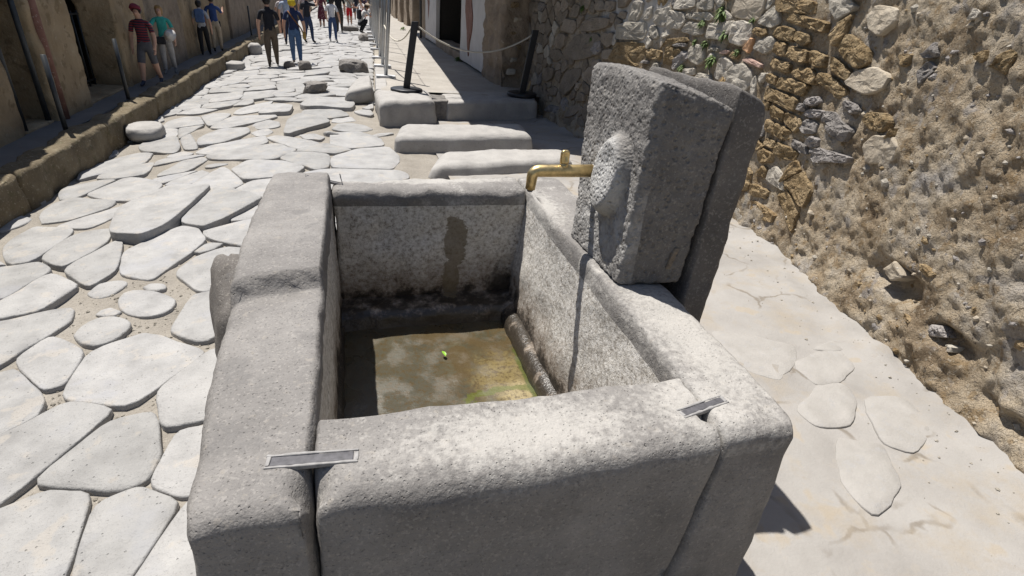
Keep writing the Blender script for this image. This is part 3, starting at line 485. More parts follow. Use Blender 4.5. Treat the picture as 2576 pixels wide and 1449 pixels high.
WALL_STONES=[('g',[(8.053,1.64),(8.065,1.811),(7.852,1.863),(7.435,1.894),(7.395,1.768),(7.439,1.684),(7.712,1.649)]),
('g',[(7.876,1.899),(7.871,2.038),(7.767,2.129),(7.581,2.134),(7.568,2.014),(7.647,1.9)]),
('g',[(7.514,1.92),(7.466,2.055),(7.348,2.095),(7.336,1.989),(7.38,1.927)]),
('g',[(7.237,1.888),(7.244,2.04),(6.994,2.097),(6.957,2.042),(6.994,1.914),(7.038,1.865)]),
('g',[(6.961,1.847),(7.001,2.051),(6.685,2.043),(6.634,1.946),(6.715,1.852)]),
('g',[(6.888,2.078),(6.873,2.2),(6.523,2.209),(6.507,2.125),(6.66,2.082),(6.769,2.072)]),
('g',[(6.455,2.127),(6.466,2.211),(6.196,2.216),(6.168,2.106),(6.287,2.081),(6.406,2.097)]),
('g',[(6.658,1.833),(6.577,1.95),(6.268,1.935),(6.247,1.83),(6.41,1.807)]),
('g',[(6.153,1.794),(6.181,1.95),(5.896,1.976),(5.76,1.993),(5.734,1.895),(5.861,1.806),(6.004,1.8)]),
('g',[(5.726,1.796),(5.729,1.965),(5.597,2.011),(5.415,1.973),(5.406,1.84),(5.503,1.76)]),
('w',[(5.846,2.068),(5.774,2.224),(5.314,2.231),(5.287,2.143),(5.339,2.05),(5.408,2.029),(5.691,2.035)]),
('g',[(5.333,2.005),(5.254,2.099),(5.181,2.164),(5.054,2.141),(5.007,2.012),(5.121,1.971)]),
('g',[(5.289,1.764),(5.259,1.833),(5.1,1.891),(5.016,1.87),(4.996,1.799),(5.114,1.723)]),
('r',[(5.459,1.739),(5.362,1.853),(5.318,1.847),(5.344,1.706)]),
('p',[(5.428,1.633),(5.328,1.669),(5.106,1.63),(5.104,1.592),(5.304,1.608)]),
('g',[(5.575,1.369),(5.594,1.492),(5.524,1.573),(5.381,1.599),(5.242,1.546),(5.194,1.444),(5.289,1.319),(5.408,1.31)]),
('g',[(5.877,1.403),(5.82,1.591),(5.747,1.631),(5.562,1.579),(5.63,1.488),(5.63,1.361)]),
('g',[(6.401,1.528),(6.454,1.67),(6.336,1.714),(6.16,1.708),(6.122,1.57),(6.21,1.494)]),
('d',[(6.676,1.402),(6.69,1.496),(6.571,1.613),(6.471,1.612),(6.428,1.548),(6.536,1.467),(6.629,1.384)]),
('t',[(6.931,1.42),(6.935,1.553),(6.777,1.64),(6.592,1.623),(6.622,1.527),(6.75,1.441)]),
('t',[(7.348,1.485),(7.268,1.581),(6.981,1.572),(6.969,1.476),(7.179,1.453)]),
('t',[(8.164,1.343),(8.02,1.576),(7.8,1.609),(7.326,1.625),(7.38,1.507),(7.47,1.342),(7.863,1.322)]),
('t',[(7.032,1.592),(6.946,1.719),(6.549,1.774),(6.515,1.732),(6.734,1.679),(6.906,1.592)]),
('d',[(6.766,1.664),(6.679,1.701),(6.507,1.71),(6.512,1.67),(6.663,1.651)]),
('g',[(8.485,1.563),(8.461,1.676),(8.192,1.709),(8.168,1.576),(8.294,1.496)]),
('g',[(9.335,1.702),(9.149,1.816),(8.829,1.875),(8.356,1.886),(8.377,1.777),(8.71,1.7),(9.172,1.654)]),
('g',[(8.864,1.999),(8.845,2.137),(8.594,2.116),(8.531,1.998),(8.704,1.978)]),
('g',[(8.515,1.999),(8.508,2.119),(8.291,2.125),(8.281,2.009),(8.41,1.977)]),
('g',[(8.186,2.038),(8.173,2.167),(7.875,2.174),(7.99,2.059)]),
('g',[(9.732,1.862),(9.594,2.046),(9.362,2.024),(9.416,1.846)]),
('g',[(9.908,1.635),(9.836,1.811),(9.477,1.799),(9.413,1.713),(9.536,1.598),(9.78,1.612)]),
('g',[(10.217,1.352),(10.058,1.561),(9.761,1.551),(9.796,1.39),(9.944,1.311)]),
('g',[(9.684,1.288),(9.374,1.58),(8.691,1.645),(8.521,1.588),(8.667,1.345),(8.973,1.253),(9.339,1.213)]),
('d',[(8.689,1.416),(8.645,1.535),(8.485,1.563),(8.477,1.436),(8.575,1.355)]),
('g',[(10.668,0.709),(10.434,0.954),(10.063,0.965),(10.153,0.798),(10.409,0.692)]),
('g',[(9.755,0.666),(9.595,0.99),(9.07,1.088),(9.034,0.968),(9.274,0.741),(9.522,0.601)]),
('g',[(10.342,1.138),(10.288,1.279),(9.981,1.292),(9.827,1.209),(10.059,1.101)]),
('g',[(8.416,1.329),(8.419,1.442),(8.127,1.485),(8.127,1.402),(8.268,1.317)]),
('g',[(10.345,0.467),(10.114,0.664),(9.885,0.646),(9.937,0.516)]),
('d',[(10.318,0.176),(10.112,0.325),(9.704,0.345),(9.804,0.22)]),
('g',[(10.535,-0.153),(10.351,0.114),(9.801,0.203),(9.836,0.014),(10.179,-0.134)]),
('g',[(9.454,0.236),(9.267,0.443),(8.904,0.542),(8.945,0.42),(9.139,0.299)]),
('g',[(9.743,-0.002),(9.528,0.186),(9.052,0.266),(9.159,0.089),(9.474,0.002)]),
('g',[(9.103,0.572),(8.964,0.741),(8.779,0.723),(8.783,0.612)]),
('g',[(5.102,1.486),(5.082,1.547),(5.006,1.556),(5.006,1.489),(5.034,1.447)]),
('p',[(5.854,1.662),(5.764,1.711),(5.684,1.698),(5.738,1.657)]),
('t',[(5.68,1.648),(5.615,1.705),(5.488,1.687),(5.516,1.634),(5.598,1.625)]),
('g',[(6.085,1.671),(6.068,1.716),(5.894,1.71),(5.899,1.678)]),
('g',[(6.495,1.987),(6.482,2.052),(6.23,2.073),(6.137,2.025),(6.175,1.982),(6.394,1.971)]),
('g',[(6.628,1.991),(6.608,2.035),(6.533,2.039),(6.508,1.975)]),
('t',[(5.389,1.918),(5.345,1.958),(5.191,1.958),(5.152,1.905),(5.261,1.879)]),
('g',[(6.473,1.346),(6.461,1.418),(6.255,1.454),(6.243,1.376)]),
('d',[(7.383,1.379),(7.35,1.421),(7.214,1.424),(7.204,1.387)]),
('g',[(6.213,1.346),(6.139,1.413),(5.941,1.416),(5.851,1.34)]),
('t',[(5.074,2.12),(5.097,2.227),(4.843,2.231),(4.582,2.207),(4.561,2.108),(4.784,2.11)]),
('t',[(4.929,2.037),(4.921,2.125),(4.647,2.087),(4.348,2.053),(4.335,1.973),(4.598,1.996)]),
('t',[(5.049,1.9),(5.037,1.982),(4.924,1.998),(4.767,1.977),(4.746,1.871),(4.897,1.87)]),
('t',[(4.709,1.893),(4.71,1.961),(4.537,1.943),(4.505,1.879),(4.584,1.845)]),
('t',[(5,1.759),(4.973,1.854),(4.82,1.846),(4.784,1.738),(4.897,1.727)]),
('t',[(4.746,1.732),(4.758,1.831),(4.485,1.814),(4.449,1.713),(4.614,1.705)]),
('t',[(4.418,1.716),(4.424,1.82),(4.24,1.799),(4.216,1.7),(4.32,1.688)]),
('t',[(4.979,1.624),(4.977,1.709),(4.682,1.678),(4.662,1.599),(4.795,1.593)]),
('t',[(4.6,1.597),(4.57,1.66),(4.392,1.671),(4.272,1.627),(4.278,1.55),(4.426,1.549)]),
('t',[(4.239,1.584),(4.22,1.653),(4.058,1.636),(3.783,1.548),(3.91,1.483),(4.062,1.533)]),
('t',[(4.152,1.725),(4.148,1.798),(3.858,1.704),(3.847,1.636),(4.005,1.651)]),
('t',[(4.101,1.873),(4.044,1.981),(3.726,1.878),(3.687,1.791),(3.793,1.738),(3.996,1.795)]),
('t',[(4.951,1.467),(4.961,1.562),(4.827,1.547),(4.806,1.466)]),
('t',[(4.793,1.446),(4.771,1.544),(4.604,1.556),(4.35,1.53),(4.363,1.429),(4.575,1.437)]),
('t',[(4.916,1.318),(4.912,1.429),(4.67,1.412),(4.416,1.4),(4.425,1.286),(4.687,1.302)]),
('t',[(4.914,1.218),(4.927,1.305),(4.814,1.302),(4.811,1.214)]),
('t',[(4.774,1.177),(4.765,1.278),(4.55,1.252),(4.543,1.168)]),
('t',[(4.505,1.165),(4.501,1.261),(4.297,1.248),(4.248,1.186),(4.311,1.11)]),
('t',[(4.609,1.022),(4.617,1.131),(4.485,1.126),(4.365,1.109),(4.356,1.025),(4.494,1.004)]),
('t',[(4.76,1.021),(4.793,1.139),(4.655,1.134),(4.623,1.03)]),
('t',[(4.726,0.891),(4.704,0.966),(4.553,0.967),(4.55,0.889)]),
('t',[(4.511,0.854),(4.511,0.966),(4.325,0.968),(4.172,0.953),(4.181,0.875),(4.351,0.84)]),
('t',[(4.757,0.754),(4.73,0.855),(4.535,0.859),(4.503,0.766),(4.696,0.712)]),
('d',[(4.282,1.373),(4.279,1.433),(4.148,1.463),(4.094,1.424),(4.179,1.371)]),
('d',[(4.266,1.285),(4.213,1.345),(4.012,1.362),(4.056,1.295),(4.176,1.272)]),
('d',[(4.011,1.275),(3.992,1.356),(3.847,1.373),(3.719,1.315),(3.583,1.289),(3.642,1.184),(3.822,1.199)]),
('d',[(4.272,1.171),(4.2,1.257),(4.031,1.251),(4.016,1.165),(4.159,1.123)]),
('d',[(4.089,1.057),(4.049,1.138),(3.932,1.135),(3.925,1.067),(4.023,1.032)]),
('d',[(4.325,1),(4.298,1.05),(4.079,1.039),(4.039,0.967),(4.176,0.962)]),
('d',[(3.97,0.964),(3.922,1.058),(3.736,1.075),(3.52,1.084),(3.522,1.038),(3.884,0.937)]),
('d',[(4.383,1.304),(4.363,1.369),(4.265,1.375),(4.262,1.306)]),
('d',[(3.807,1.436),(3.796,1.492),(3.644,1.482),(3.586,1.439),(3.652,1.401)]),
('w',[(3.868,1.615),(3.804,1.711),(3.591,1.768),(3.421,1.723),(3.426,1.626),(3.588,1.56)]),
('w',[(3.361,1.215),(3.294,1.309),(3.118,1.341),(3.019,1.283),(3.038,1.172),(3.267,1.108)]),
('t',[(3.506,1.376),(3.48,1.45),(3.293,1.476),(3.204,1.436),(3.216,1.352),(3.38,1.333)]),
('w',[(3.872,2.112),(3.815,2.192),(3.57,2.172),(3.542,2.084),(3.657,1.986),(3.799,2.027)]),
('t',[(4.704,0.37),(4.691,0.491),(4.425,0.492),(4.425,0.407),(4.559,0.375)]),
('t',[(4.622,0.205),(4.608,0.329),(4.388,0.335),(4.188,0.325),(4.189,0.24),(4.365,0.199)])]
WALL_Y=[-4.0, -1.0, 0.0, 1.24, 1.69, 2.25, 2.77, 3.76, 4.79, 6.3, 8.71, 10.72, 12.0]
WALL_X=[2.3, 2.85, 3.05, 3.33, 3.42, 3.57, 3.72, 3.98, 4.12, 4.1, 3.76, 3.6, 3.55]

# ------------------------------------------------------------------ ground, road, pavements
def GZ(x): return -.1 * np.maximum(-.6 - np.asarray(x, float), 0)
V = [(-250, -250, -.75), (250, -250, -.75), (250, 350, -.75), (-250, 350, -.75)]
struct(mk('ground', V, [(0, 1, 2, 3)], M['soil'], smooth=False))
def sheet(name, X, Y, zf, mat):
    X = np.asarray(X); Y = np.asarray(Y); gx, gy = np.meshgrid(X, Y); P = np.c_[gx.ravel(), gy.ravel()]
    z = zf(P); V = np.c_[P, z]; n = len(X)
    F = [(j * n + i, j * n + i + 1, (j + 1) * n + i + 1, (j + 1) * n + i) for j in range(len(Y) - 1) for i in range(n - 1)]
    return mk(name, V, F, mat)
def zroad(P):
    c = np.c_[P, np.zeros(len(P))]
    far = np.clip((P[:, 1] - 12) / 20, 0, 1)
    return GZ(P[:, 0]) + (.022 * fbm(c * 1.7, 3) + .006 * fbm(c * 9, 3)) * (1 - .5 * far) - .004
road = struct(sheet('road', np.linspace(-3.5, 1.6, 74), np.concatenate([np.arange(-3, 12, .07), np.arange(12, 30, .3), np.arange(30, 120, 3)]), zroad, M['soil']))
def zpv(P):
    c = np.c_[P, np.zeros(len(P))]
    edge = np.clip((P[:, 0] - (np.interp(P[:, 1], WALL_Y, WALL_X) - .45)) / .4, 0, 1)
    rub = np.clip((P[:, 1] - 3.5) / 3, 0, 1)
    return .012 + .008 * fbm(c * 1.1, 3) + .0025 * fbm(c * 12, 2) + edge * (.03 + .03 * fbm(c * 6, 3)) + 0 * rub
pavement = struct(sheet('pavement', np.linspace(1.1, 4.7, 72), np.arange(-4, 10.9, .07), zpv, M['conc']))
def on_road(q, h): return np.c_[q, GZ(q[:, 0]) + h]
def on_pave(q, h): return np.c_[q, np.full(len(q), .012) + h]
for k, (h, Q) in enumerate(PAVE_STONES):
    V, F = tile([tuple(np.mean(Q, 0) + (np.array(q) - np.mean(Q, 0)) * 1.15) for q in Q], on_pave, h * .35 + .002, .006, .001, .06, 28, .003, 6, 0, k + 3, 0, .12); mk('paving_stone', V, F, M['pale_pave'], pavement)
nst = 0
for k, (h, Q) in enumerate(ROAD_STONES):
    V, F = tile(Q, on_road, (h - .03 if h > .085 else h * .3) + .008, .011, .005, .12, 40, .006, 3.2, .012, k, -.004, .022, (.13, .2)); mk('paving_stone', V, F, M['pave'], road); nst += 1
# the paving goes on up the street and to either side of what the photograph shows closely
S = []
C0 = np.array([0, 0, 2.0]); fwv = np.array(fw); cuv = np.array(cu); cuvp = np.array(cup)
y = -2.6
while y < 75:
    st = .62 if y < 30 else .62 + (y - 30) * .03
    row = (rng.random() - .5) * .3; x = -3.35 + rng.random() * .3
    while x < .95:
        S.append((x + (rng.random() - .5) * .22 * st / .62, y + (rng.random() - .5) * .38 * st / .62)); x += (.50 + .22 * rng.random()) * min(st / .62, 1.8)
    y += st
S = np.array(S)
def blocked(p):
    if any(inside(Q, p) for h, Q in ROAD_STONES): return True
    if -2.35 < p[0] < -.3 and 2.5 < p[1] < 4.7: return True
    if p[0] > .35 and p[1] > 5.5 and p[1] < 9.8: return True
    if -.65 < p[0] < 1.6 and .7 < p[1] < 3.6: return True
    return False
keep = np.array([not blocked(p) for p in S]); S = S[keep]
B = []
for h, Q in ROAD_STONES:
    R = resample(Q, 14); c = R.mean(0); B += [tuple(c + (q - c) * 1.0) for q in R]
ALL = np.vstack([S, np.array(B)]); rest = ([], [])
for i in range(len(S)):
    p = S[i]; poly = cell(i, ALL, (.35 if p[1] < 9.5 else .8) if p[1] < 30 else 2.0, 40)
    if len(poly) < 3: continue
    edge = .37 + .04 * (p[1] - 9.8)
    poly = [(max(a, -3.3), b) for a, b in poly]
    if p[1] > 9.0: poly = [(min(a, edge - .03), b) for a, b in poly]
    if abs(area(poly)) < (.022 if p[1] < 9.5 else .05): continue
    h = (.018 + .018 * rng.random()) if p[1] < 9.5 else (.03 + .035 * rng.random())
    V, F = tile(poly, on_road, h * .8, .014, .006, .12, 22 if p[1] < 22 else 12, .012, 3, .03, i + 100, .004, .02, (.13, .2))
    if nst < 290 and p[1] < 40: mk('paving_stone', V, F, M['pave'], road); nst += 1
    else:
        kk = len(rest[0]); rest[0].extend(map(tuple, V)); rest[1].extend(tuple(a + kk for a in f) for f in F)
if rest[0]:
    o = mk('far_paving', rest[0], rest[1], M['pave'], road); o['kind'] = 'stuff'
# small loose gravel lying in the soil beside the fountain
GV = []; GF = []
ICO = [(0, 0, 1), (.9, 0, .2), (.28, .85, .25), (-.7, .5, .15), (-.7, -.5, .2), (.28, -.85, .1), (0, 0, -.6)]
IF = [(0, 1, 2), (0, 2, 3), (0, 3, 4), (0, 4, 5), (0, 5, 1), (6, 2, 1), (6, 3, 2), (6, 4, 3), (6, 5, 4), (6, 1, 5)]
def pebble(x, y, z, s):
    k = len(GV); a = rng.random() * 6.3; ca, sa = math.cos(a), math.sin(a); e = .6 + .7 * rng.random()
    for (px, py, pz) in ICO:
        px *= s * e; py *= s; GV.append((x + px * ca - py * sa, y + px * sa + py * ca, z + pz * s * .7))
    GF.extend(tuple(i + k for i in f) for f in IF)
for i in range(2600):
    if i < 1500: x, y = -1.45 + rng.gauss(0, .42), 3.0 + rng.gauss(0, .75)
    else: x, y = -3.0 + 3.2 * rng.random(), .8 + 8 * rng.random()
    if x > -.55 and .9 < y < 3.5: continue
    s = .004 + .011 * rng.random() ** 3
    if any(inside(Q, (x, y)) for h, Q in ROAD_STONES): continue
    z = float(zroad(np.array([[x, y]]))[0]); pebble(x, y, z + .2 * s, s)
for i in range(320):
    y = -1 + 9 * rng.random(); x = float(np.interp(y, WALL_Y, WALL_X)) - .12 - abs(rng.gauss(0, .3)); s = .004 + .010 * rng.random() ** 3
    pebble(x, y, float(zpv(np.array([[x, y]]))[0]) + .2 * s, s)
g = mk('gravel', GV, GF, M['g'], smooth=False); g['kind'] = 'stuff'; g['label'] = 'small loose gravel strewn over the bare soil'; g['category'] = 'gravel'

# ------------------------------------------------------------------ fountain
ft = thing('fountain', (.4, 2.2, 0), 'large grey basalt street fountain with square basin, carved pillar and brass tap', 'fountain')
SLV = []
def part(name, V, F, mat, parent=ft, label=None, smooth=True):
    if name == 'slab': SLV.append(np.asarray(V))
    o = mk(name, V, F, mat, smooth=smooth); adopt(o, parent)
    if label: o['label'] = label
    return o
# left slab, its top worn down toward the front
def post_left(u, P):
    P = P.copy(); y = P[:, 1]; top = np.clip((u[:, 2] - .6) / .4, 0, 1)
    s = np.clip((y - 2.01 - .25 * (P[:, 0] + .3)) / .03, 0, 1); s = s * s * (3 - 2 * s)
    P[:, 2] += top * (.072 * s - .014 - .012 * np.exp(-((y - 1.97) / .05) ** 2) + .012 * np.sin(y * 2.2))
    P[:, 0] += (u[:, 0] < .5) * (-.09 * np.sin(np.clip((y - .9) / 2.4, 0, 1) * 2.4))
    P[:, 2] -= top * .02 * np.clip((.35 - u[:, 0]) / .35, 0, 1)
    P[:, 2] -= top * .09 * np.exp(-((P[:, 0] + .15) / .035) ** 2 - ((y - 1.0) / .045) ** 2)
    return P
V, F = block(box8(-.425, -.155, .915, 3.36, -.12, .95), .022, ((.035, .018), (.075, .05), (.01, .06)), ((.012, 2.2), (.005, 9), (.0022, 34)), post_left, 1, lambda P: 1 - .92 * np.clip(1.6 - np.sqrt(((P[:, 0] + .15) / .13) ** 2 + ((P[:, 1] - 1.07) / .035) ** 2), 0, 1) * (P[:, 2] > .8))
part('slab', V, F, M['slab'], label='worn left slab of the basin with a stepped dip in its top')
def post_front(u, P):
    P = P.copy(); top = np.clip((u[:, 2] - .6) / .4, 0, 1)
    P[:, 2] += top * (-.018 * np.sin(u[:, 0] * math.pi) + .004)
    P[:, 2] -= top * (.09 * np.exp(-((P[:, 0] + .15) / .035) ** 2 - ((P[:, 1] - 1.0) / .045) ** 2) + .05 * np.exp(-((P[:, 0] - .985) / .022) ** 2 - ((P[:, 1] - 1.035) / .03) ** 2))
    return P
V, F = block([(-.150, .93, -.12), (.893, .93, -.12), (.895, 1.25, -.12), (-.152, 1.24, -.12), (-.150, .93, .945), (.982, .93, .945), (1.002, 1.235, .945), (-.152, 1.235, .945)], .035, ((.016, .012), (.08, .03), (.01, .068)), ((.010, 2.5), (.005, 9), (.0022, 34)), post_front, 2, lambda P: 1 - .92 * np.maximum(np.clip(1.6 - np.sqrt(((P[:, 0] + .15) / .13) ** 2 + ((P[:, 1] - 1.07) / .035) ** 2), 0, 1), np.clip(1.6 - np.sqrt(((P[:, 0] - .985) / .1) ** 2 + ((P[:, 1] - 1.067) / .035) ** 2), 0, 1)) * (P[:, 2] > .8))
part('slab', V, F, M['rim'], label='front slab with pale lime crust on its rim')
V, F = block([(.90, .93, -.12), (1.27, .94, -.12), (1.36, 3.45, -.12), (.93, 3.45, -.12), (.985, .93, .95), (1.265, .94, .95), (1.36, 3.45, .955), (1.045, 3.45, .955)], .04, ((.022, .04), (.08, .05), (.01, .06)), ((.012, 2.3), (.006, 9), (.003, 30)), None, 3, lambda P: 1 - .92 * np.maximum(np.clip(1.6 - np.sqrt(((P[:, 0] + .15) / .13) ** 2 + ((P[:, 1] - 1.07) / .035) ** 2), 0, 1), np.clip(1.6 - np.sqrt(((P[:, 0] - .985) / .1) ** 2 + ((P[:, 1] - 1.067) / .035) ** 2), 0, 1)) * (P[:, 2] > .8))
part('slab', V, F, M['rim'], label='right slab carrying the pillar, its inner face whitened')
V, F = block([(-.15, 3.17, -.12), (1.04, 3.17, -.12), (1.04, 3.44, -.12), (-.15, 3.40, -.12), (-.15, 3.14, .95), (1.03, 3.13, .955), (1.04, 3.46, .955), (-.15, 3.38, .95)], .03, ((.03, .03), (.05, .04), (.01, .055)), ((.016, 3.2), (.008, 10), (.004, 30)), None, 4)
part('slab', V, F, M['rim'], label='back slab, its inner face stained dark at the foot')
fl = sheet('basin_floor', np.linspace(-.2, 1.08, 40), np.linspace(1.15, 3.2, 60), lambda P: .115 + .006 * fbm(np.c_[P * 5, np.zeros(len(P))], 3), M['bed']); adopt(fl, ft)
# rounded waterproof fillets along the foot of the inner walls
def fillet(P0, P1, rad, seed):
    n = 30; P = [np.array(P0) * (1 - k / n) + np.array(P1) * k / n for k in range(n + 1)]
    V, F = tube(P, rad, 14); V = np.array([tuple(v) for v in V]); return V + normals(V, F) * (fbm(V * 18 + seed, 3) * .008)[:, None], F
V, F = block([(-.2, 2.93, .05), (1.0, 2.93, .05), (1.0, 3.2, .05), (-.2, 3.2, .05), (-.2, 2.99, .215), (1.0, 2.97, .215), (1.0, 3.2, .235), (-.2, 3.2, .235)], .025, ((.01, .01), (.05, .01), (.01, .05)), ((.008, 5), (.006, 16)), None, 31); part('fillet', V, F, M['mould'])
V, F = fillet((.955, 1.2, .115), (.955, 3.1, .125), .085, 2); part('fillet', V, F, M['mould'])
V, F = fillet((-.2, 1.2, .105), (-.2, 3.1, .105), .075, 3); part('fillet', V, F, M['mould'])
# carved pillar standing on the right rim
def post_pillar(u, P):
    P = P.copy()
    face = np.clip((.35 - u[:, 0]) / .3, 0, 1); y, z = P[:, 1], P[:, 2]
    e = np.sqrt(((y - 2.085 + .10 * (z - 1.36)) / (.125 + .10 * np.clip(z - 1.36, -.2, .12))) ** 2 + ((z - 1.365) / .172) ** 2)
    boss = .055 * np.clip((1.08 - e) / .22, 0, 1) ** .6
    low = .014 * np.exp(-(((y - 2.07) / .08) ** 2 + ((z - 1.28) / .07) ** 2))
    dent = .02 * np.exp(-(((y - 2.07) / .05) ** 2 + ((z - 1.44) / .05) ** 2))
    P[:, 0] -= face * (boss + low - .5 * dent)
    top = np.clip((u[:, 2] - .8) / .2, 0, 1); P[:, 2] -= top * .05 * (u[:, 0] ** 2) + top * .03 * (np.abs(u[:, 1] - .4) * 1.6) ** 2
    return P
V, F = block([(1.06, 1.845, .955), (1.355, 1.83, .955), (1.36, 2.42, .955), (1.045, 2.40, .955), (1.085, 1.865, 1.795), (1.385, 1.785, 1.765), (1.40, 2.58, 1.80), (1.115, 2.58, 1.80)], .0115, ((.022, .02), (.018, .04), (.010, .06)), ((.003, 3), (.003, 16), (.0042, 55)), post_pillar, 5, lambda P: 1 - .75 * np.clip(1.25 - np.sqrt(((P[:, 1] - 2.085) / .15) ** 2 + ((P[:, 2] - 1.365) / .19) ** 2), 0, .25) * 4 * (P[:, 0] < 1.12))
part('pillar', V, F, M['stele'], label='pitted pillar with a worn carved boss')
V, F = block([(1.362, 1.80, -.1), (1.478, 1.79, -.1), (1.485, 2.45, -.1), (1.362, 2.45, -.1), (1.388, 1.80, 1.785), (1.525, 1.785, 1.735), (1.53, 2.55, 1.74), (1.40, 2.55, 1.785)], .035, ((.012, .03), (.02, .05), (.01, .045)), ((.005, 3), (.005, 14), (.0025, 45)), None, 6)
part('backing_slab', V, F, M['darkstone'], label='tall dark backing slab behind the pillar')
# small mortar repair slot on the shaded side of the pillar
V, F = block([(1.262, 1.822, 1.03), (1.285, 1.82, 1.03), (1.285, 1.85, 1.03), (1.262, 1.85, 1.03), (1.28, 1.817, 1.13), (1.303, 1.815, 1.13), (1.303, 1.85, 1.13), (1.28, 1.85, 1.13)], .01, .004, ((.002, 40),)); part('repair_slot', V, F, M['b'])
# iron clamps let into the rim across the joints
def clamp(a, b, w_, z, seed, lead=True):
    a = np.array(a); b = np.array(b); d = (b - a) / np.linalg.norm(b - a); n_ = np.array([-d[1], d[0]])
    AV = np.vstack(SLV)
    def sz(p):
        d_ = np.hypot(AV[:, 0] - p[0], AV[:, 1] - p[1]); q = (d_ < .035) & (AV[:, 2] > .8); return float(np.median(AV[q, 2])) if q.any() else z
    za, zb = sz(a), sz(b)
    def slabq(a, b, w_, z0, z1, sd, am):
        c = [a - n_ * w_, b - n_ * w_, b + n_ * w_, a + n_ * w_]; zs_ = (za, zb, zb, za)
        return block([(p[0], p[1], q + z0 - z) for p, q in zip(c, zs_)] + [(p[0], p[1], q + z1 - z) for p, q in zip(c, zs_)], .015, .003, ((am, 40),), None, sd)
    V, F = slabq(a, b, w_, z - .012, z + .002, seed, .001); o = part('iron_clamp', V, F, M['iron'])
    e = .004; A2, B2_ = a - d * .012, b + d * .012; fr = []
    for p, q, ww in ((A2 + n_ * (w_ + e), B2_ + n_ * (w_ + e), e), (A2 - n_ * (w_ + e), B2_ - n_ * (w_ + e), e)): fr.append(slabq(p, q, ww, z - .01, z + .004, seed + 5, .0025))
    for p, q in ((A2, a), (b, B2_)): fr.append(slabq(p, q, w_, z - .01, z + .003, seed + 7, .0025))
    V, F = join(*fr); o2 = mk('lead_setting', V, F, M['lead']); o2.parent = o
    return o
clamp((-.25, 1.08), (-.05, 1.062), .0155, .945, 1)
clamp((.905, 1.05), (1.065, 1.085), .0125, .945, 2)
clamp((-.28, 3.25), (-.10, 3.28), .011, .962, 3)
# tap
tap = bpy.data.objects.new('tap', None); COL.objects.link(tap); adopt(tap, ft)
ty, tz = 2.276, 1.332
bend = [(1.075, ty, tz), (.985, ty, tz), (.90, ty, tz), (.83, ty, tz), (.795, ty, tz)] + [(.795 - .028 * math.sin(a), ty, tz - .028 + .028 * math.cos(a)) for a in (.4, .8, 1.2, 1.57)] + [(.765, ty, tz - .06), (.763, ty, tz - .085)]
V, F = tube(bend, [.029, .029, .0285, .028, .0275, .027, .0265, .026, .025, .0235, .023], 20); tb = part('tap_body', V, F, M['brass'], tap)
tb.matrix_parent_inverse = Matrix.Identity(4)
def tp(name, VF, mat=M['brass'], parent=tap):
    o = mk(name, VF[0], VF[1], mat); o.parent = parent; return o
tp('aerator', tube([(.763, ty, tz - .083), (.763, ty, tz - .092), (.763, ty, tz - .097)], [.0145, .0145, .011], 16), M['iron'])
tp('tap_stem', tube([(.915, ty, tz + .012), (.915, ty, tz + .026), (.915, ty, tz + .036)], [.021, .022, .019], 18))
Vh, Fh = rbox(.042, .03, .062, .008, ((.014, .014), (.011, .011), (.006, .02)))
Vh = np.array(Vh); cx = (Vh[:, 0] - .021); cz = Vh[:, 2] - .036
dn = np.exp(-((cx / .012) ** 2 + (cz / .018) ** 2)) * .011
Vh[:, 1] += np.where(Vh[:, 1] < .015, dn, -dn); Vh += np.array([.894, ty - .015, tz + .034]); tp('tap_handle', (Vh, Fh))
tp('tap_collar', tube([(1.09, ty, tz), (1.062, ty, tz), (1.056, ty, tz)], [.032, .031, .024], 18), M['lead'])
# basin leaf
LV = [(0, 0, 0), (.02, .012, .006), (.05, .014, .008), (.075, 0, .004), (.05, -.014, .008), (.02, -.012, .006), (.038, 0, -.002)]
LF = [(0, 6, 1), (1, 6, 2), (2, 6, 3), (3, 6, 4), (4, 6, 5), (5, 6, 0)]
lf = mk('leaf', [(a * .6, b * .9, c) for a, b, c in LV], LF, M['leaf']); lf.location = (.44, 2.57, .135); lf.rotation_euler = (.3, -.2, 2.0)
tag(lf, 'small bright green leaf lying on the basin floor', 'leaf')
# ------------------------------------------------------------------ guard stone beside the basin and loose stones
def boulder(name, c, s, mat, label, cat, seed, rz=0, rough=.12, flat=.0, group=None):
    bm = bmesh.new(); bmesh.ops.create_icosphere(bm, subdivisions=4, radius=1)
    V = np.array([v.co[:] for v in bm.verts]); F = [[v.index for v in f.verts] for f in bm.faces]; bm.free()
    V = np.sign(V) * np.abs(V) ** .72; d = fbm(V * 1.3 + seed * 7, 4) * rough; V = V * (1 + d)[:, None]
    if flat: V[:, 2] = np.where(V[:, 2] > flat, flat + (V[:, 2] - flat) * .25, V[:, 2])
    V = V * np.array(s); ca, sa = math.cos(rz), math.sin(rz)
    V = np.c_[V[:, 0] * ca - V[:, 1] * sa, V[:, 0] * sa + V[:, 1] * ca, V[:, 2]]
    o = mk(name, V, F, mat); o.location = c; return tag(o, label, cat, group)
boulder('guard_stone', (-.60, 2.72, .28), (.19, .42, .44), M['darkstone'], 'rough dark guard stone leaning against the basin beside the road', 'stone', 3, .15, .16)
boulder('boulder', (-3.0, 9.3, -.13), (.23, .32, .17), M['river'], 'large smooth pale boulder at the foot of the left kerb', 'boulder', 11, .1, .1, .5)
boulder('boulder', (-3.08, 17.3, -.14), (.26, .34, .17), M['river'], 'smooth pale boulder at the left kerb behind the couple on the sidewalk', 'boulder', 12, 0, .1, .5)
boulder('boulder', (-3.05, 21.1, -.08), (.2, .22, .22), M['river'], 'round boulder at the left kerb, farthest up the street', 'boulder', 13)
